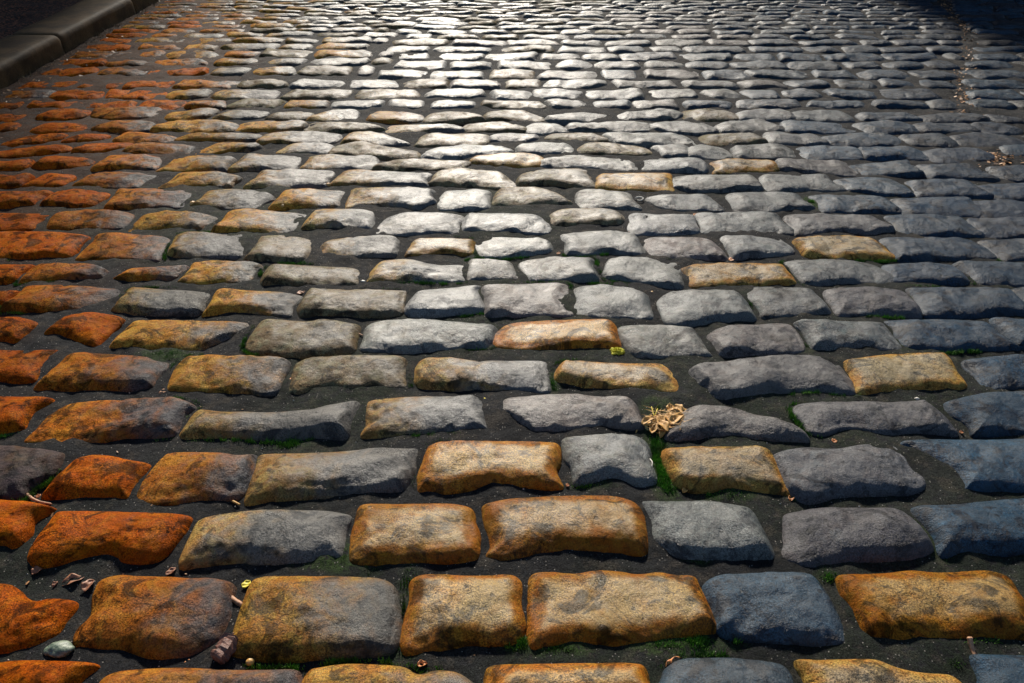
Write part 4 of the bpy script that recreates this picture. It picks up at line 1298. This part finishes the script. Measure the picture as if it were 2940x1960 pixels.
for _ in range(420):
    y = r.uniform(2.6, 7.5)
    scrap(KERB_X + abs(r.gauss(0, .16)) + .01, y, r.uniform(.003, .010))
for _ in range(170):
    y = 0.8 + 3.2 * r.random(); x = -r.uniform(0.35, 0.62) * (0.9 + y * 0.62)
    if not in_stone(x, y): scrap(x, y, r.uniform(.002, .006), .003)
for _ in range(700):
    y = r.uniform(2.75, 6.0)
    scrap(gutter_x(y) + r.gauss(0, .035), y, r.uniform(.003, .010), .004)
for _ in range(80):
    p = zpt('D2', r.gauss(2180, 90), r.gauss(130, 34)); scrap(p.x, p.y, r.uniform(.004, .011), .006)
k = 0
while k < 260:
    y = 0.7 + 4.5 * r.random() ** 1.5; x = r.uniform(-2.2, 2.6)
    if in_stone(x, y): continue
    scrap(x, y, r.uniform(.0012, .0035), .001); k += 1
o = pyd('leaf_litter', vs, fs, M_LEAFO, smoothf=False)
o.data.materials.clear(); o.data.materials.append(simple_mat('litter_mix', (0.10, 0.05, 0.025), (0.48, 0.24, 0.09), 60, 0.6))
tag(o, 'crumbs of dry leaf and bark strewn along kerb, channel and joints', 'leaf litter', None, 'stuff')

# pale sand grit
vs = []; fs = []
k = 0
r = random.Random(77)
while k < 900:
    y = 0.7 + 4.6 * r.random() ** 1.3; x = r.uniform(-2.3, 2.8)
    if in_stone(x, y): continue
    s = r.uniform(.0007, .0019); q = len(vs)
    z = .003
    vs += [(x - s, y, z), (x, y - s, z), (x + s, y, z), (x, y + s, z), (x, y, z + s * 1.2), (x, y, z - s)]
    fs += [(q, q + 1, q + 4), (q + 1, q + 2, q + 4), (q + 2, q + 3, q + 4), (q + 3, q, q + 4), (q + 1, q, q + 5), (q + 2, q + 1, q + 5), (q + 3, q + 2, q + 5), (q, q + 3, q + 5)]
    k += 1
o = pyd('sand_grit', vs, fs, M_CHIP, smoothf=False)
tag(o, 'scattered pale grains of sand lying on the dark mortar', 'sand', None, 'stuff')

# ------------------------------------------------------------------ unseen houses added beyond the view to shade the street's sides
M_BRICK = simple_mat('shade_house_brick', (0.075, 0.045, 0.035), (0.13, 0.08, 0.06), 6, 0.85, 0.01)
M_SLATE = simple_mat('shade_house_slate', (0.03, 0.032, 0.037), (0.06, 0.062, 0.07), 5, 0.7, 0.01)
M_FRAME = simple_mat('shade_house_window_paint', (0.35, 0.34, 0.31), (0.42, 0.41, 0.38), 20, 0.5)
M_GLASS = simple_mat('shade_house_window_glass', (0.015, 0.018, 0.02), (0.02, 0.024, 0.028), 3, 0.08)
M_DOOR = simple_mat('door_paint', (0.03, 0.05, 0.04), (0.04, 0.06, 0.05), 20, 0.4)


def box(name, a, b, mat, parent=None, org=(0, 0, 0)):
    x0, y0, z0 = a; x1, y1, z1 = b
    vs = [(x0, y0, z0), (x1, y0, z0), (x1, y1, z0), (x0, y1, z0), (x0, y0, z1), (x1, y0, z1), (x1, y1, z1), (x0, y1, z1)]
    fs = [(0, 3, 2, 1), (4, 5, 6, 7), (0, 1, 5, 4), (1, 2, 6, 5), (2, 3, 7, 6), (3, 0, 4, 7)]
    return pyd(name, vs, fs, mat, org, False, parent)


def shade_house(x0, x1, y0, y1, h, label):
    rt = bpy.data.objects.new('shade_house', None); C.objects.link(rt); rt.location = (x0, y0, 0)
    tag(rt, label, 'shade_house')
    w, d = x1 - x0, y1 - y0
    box('shade_house_wall', (0, 0, -.1), (w, d, h), M_BRICK, rt)
    vs = [(-.25, -.3, h), (w + .25, -.3, h), (w + .25, d + .3, h), (-.25, d + .3, h), (-.25, d / 2, h + 2.2), (w + .25, d / 2, h + 2.2)]
    pyd('shade_house_roof', vs, [(0, 1, 5, 4), (2, 3, 4, 5), (0, 4, 3), (1, 2, 5), (0, 3, 2, 1)], M_SLATE, (0, 0, 0), False, rt)
    n = int(w // 1.9)
    for fl in range(int(h // 2.8)):
        for k in range(n):
            cx = (k + .5) * w / n
            if fl == 0 and k == n // 2:
                dr = box('shade_house_door', (cx - .45, -.05, 0.12), (cx + .45, 0.02, 2.15), M_DOOR, rt)
                box('handle', (cx + .3, -.10, 1.0), (cx + .34, -.053, 1.12), M_FRAME, dr)
                continue
            z = .9 + fl * 2.8
            fr = box('shade_house_window', (cx - .45, -.06, z), (cx + .45, 0.02, z + 1.35), M_FRAME, rt)
            box('pane', (cx - .39, -.066, z + .06), (cx - .02, -.055, z + 1.29), M_GLASS, fr)
            box('pane', (cx + .02, -.066, z + .06), (cx + .39, -.055, z + 1.29), M_GLASS, fr)


shade_house(-9.9, -3.45, 9.5, 17, 9, 'unseen brick building added ahead on the left to shade the kerb')
shade_house(2.15, 9.6, 9.5, 17, 9, 'unseen brick building added ahead on the right to shade the far corner')

# ------------------------------------------------------------------ light, sky, camera
AZ = R(-6)      # from straight ahead towards the left
EL = R(31)
sc = bpy.context.scene
w = bpy.data.worlds.new('World'); sc.world = w; w.use_nodes = True
nt = w.node_tree; nt.nodes.clear()
out = nt.nodes.new('ShaderNodeOutputWorld'); bg = nt.nodes.new('ShaderNodeBackground')
sky = nt.nodes.new('ShaderNodeTexSky'); sky.sky_type = 'NISHITA'; sky.sun_disc = False
sky.sun_elevation = EL; sky.sun_rotation = AZ % (2 * math.pi)
sky.air_density = 1.0; sky.dust_density = 0.6; sky.ozone_density = 2.0
nt.links.new(sky.outputs[0], bg.inputs[0]); bg.inputs[1].default_value = 0.075
nt.links.new(bg.outputs[0], out.inputs[0])
ld = bpy.data.lights.new('sun', 'SUN'); ld.energy = 5.0; ld.angle = R(4); ld.color = (1.0, 0.92, 0.80)
lo = bpy.data.objects.new('sun', ld); C.objects.link(lo)
sd = Vector((math.sin(AZ) * math.cos(EL), math.cos(AZ) * math.cos(EL), math.sin(EL)))
lo.rotation_euler = (-sd).to_track_quat('-Z', 'Y').to_euler(); lo.location = sd * 20

cd = bpy.data.cameras.new('camera'); cd.lens = 28; cd.sensor_width = 36; cd.sensor_fit = 'HORIZONTAL'
cd.clip_start = 0.02; cd.clip_end = 1000
cd.shift_x = (W / 2 - CX) / W
co = bpy.data.objects.new('camera', cd); C.objects.link(co)
co.location = (0, 0, CAM_H); co.rotation_euler = (math.pi / 2 - TH, 0, 0)
sc.camera = co
sc.view_settings.view_transform = 'Standard'; sc.view_settings.look = 'None'
sc.view_settings.exposure = 0.46; sc.view_settings.gamma = 1.0
sc.cycles.max_bounces = 5
print('stones', len(STONES), 'chosen', len(CHOSEN))
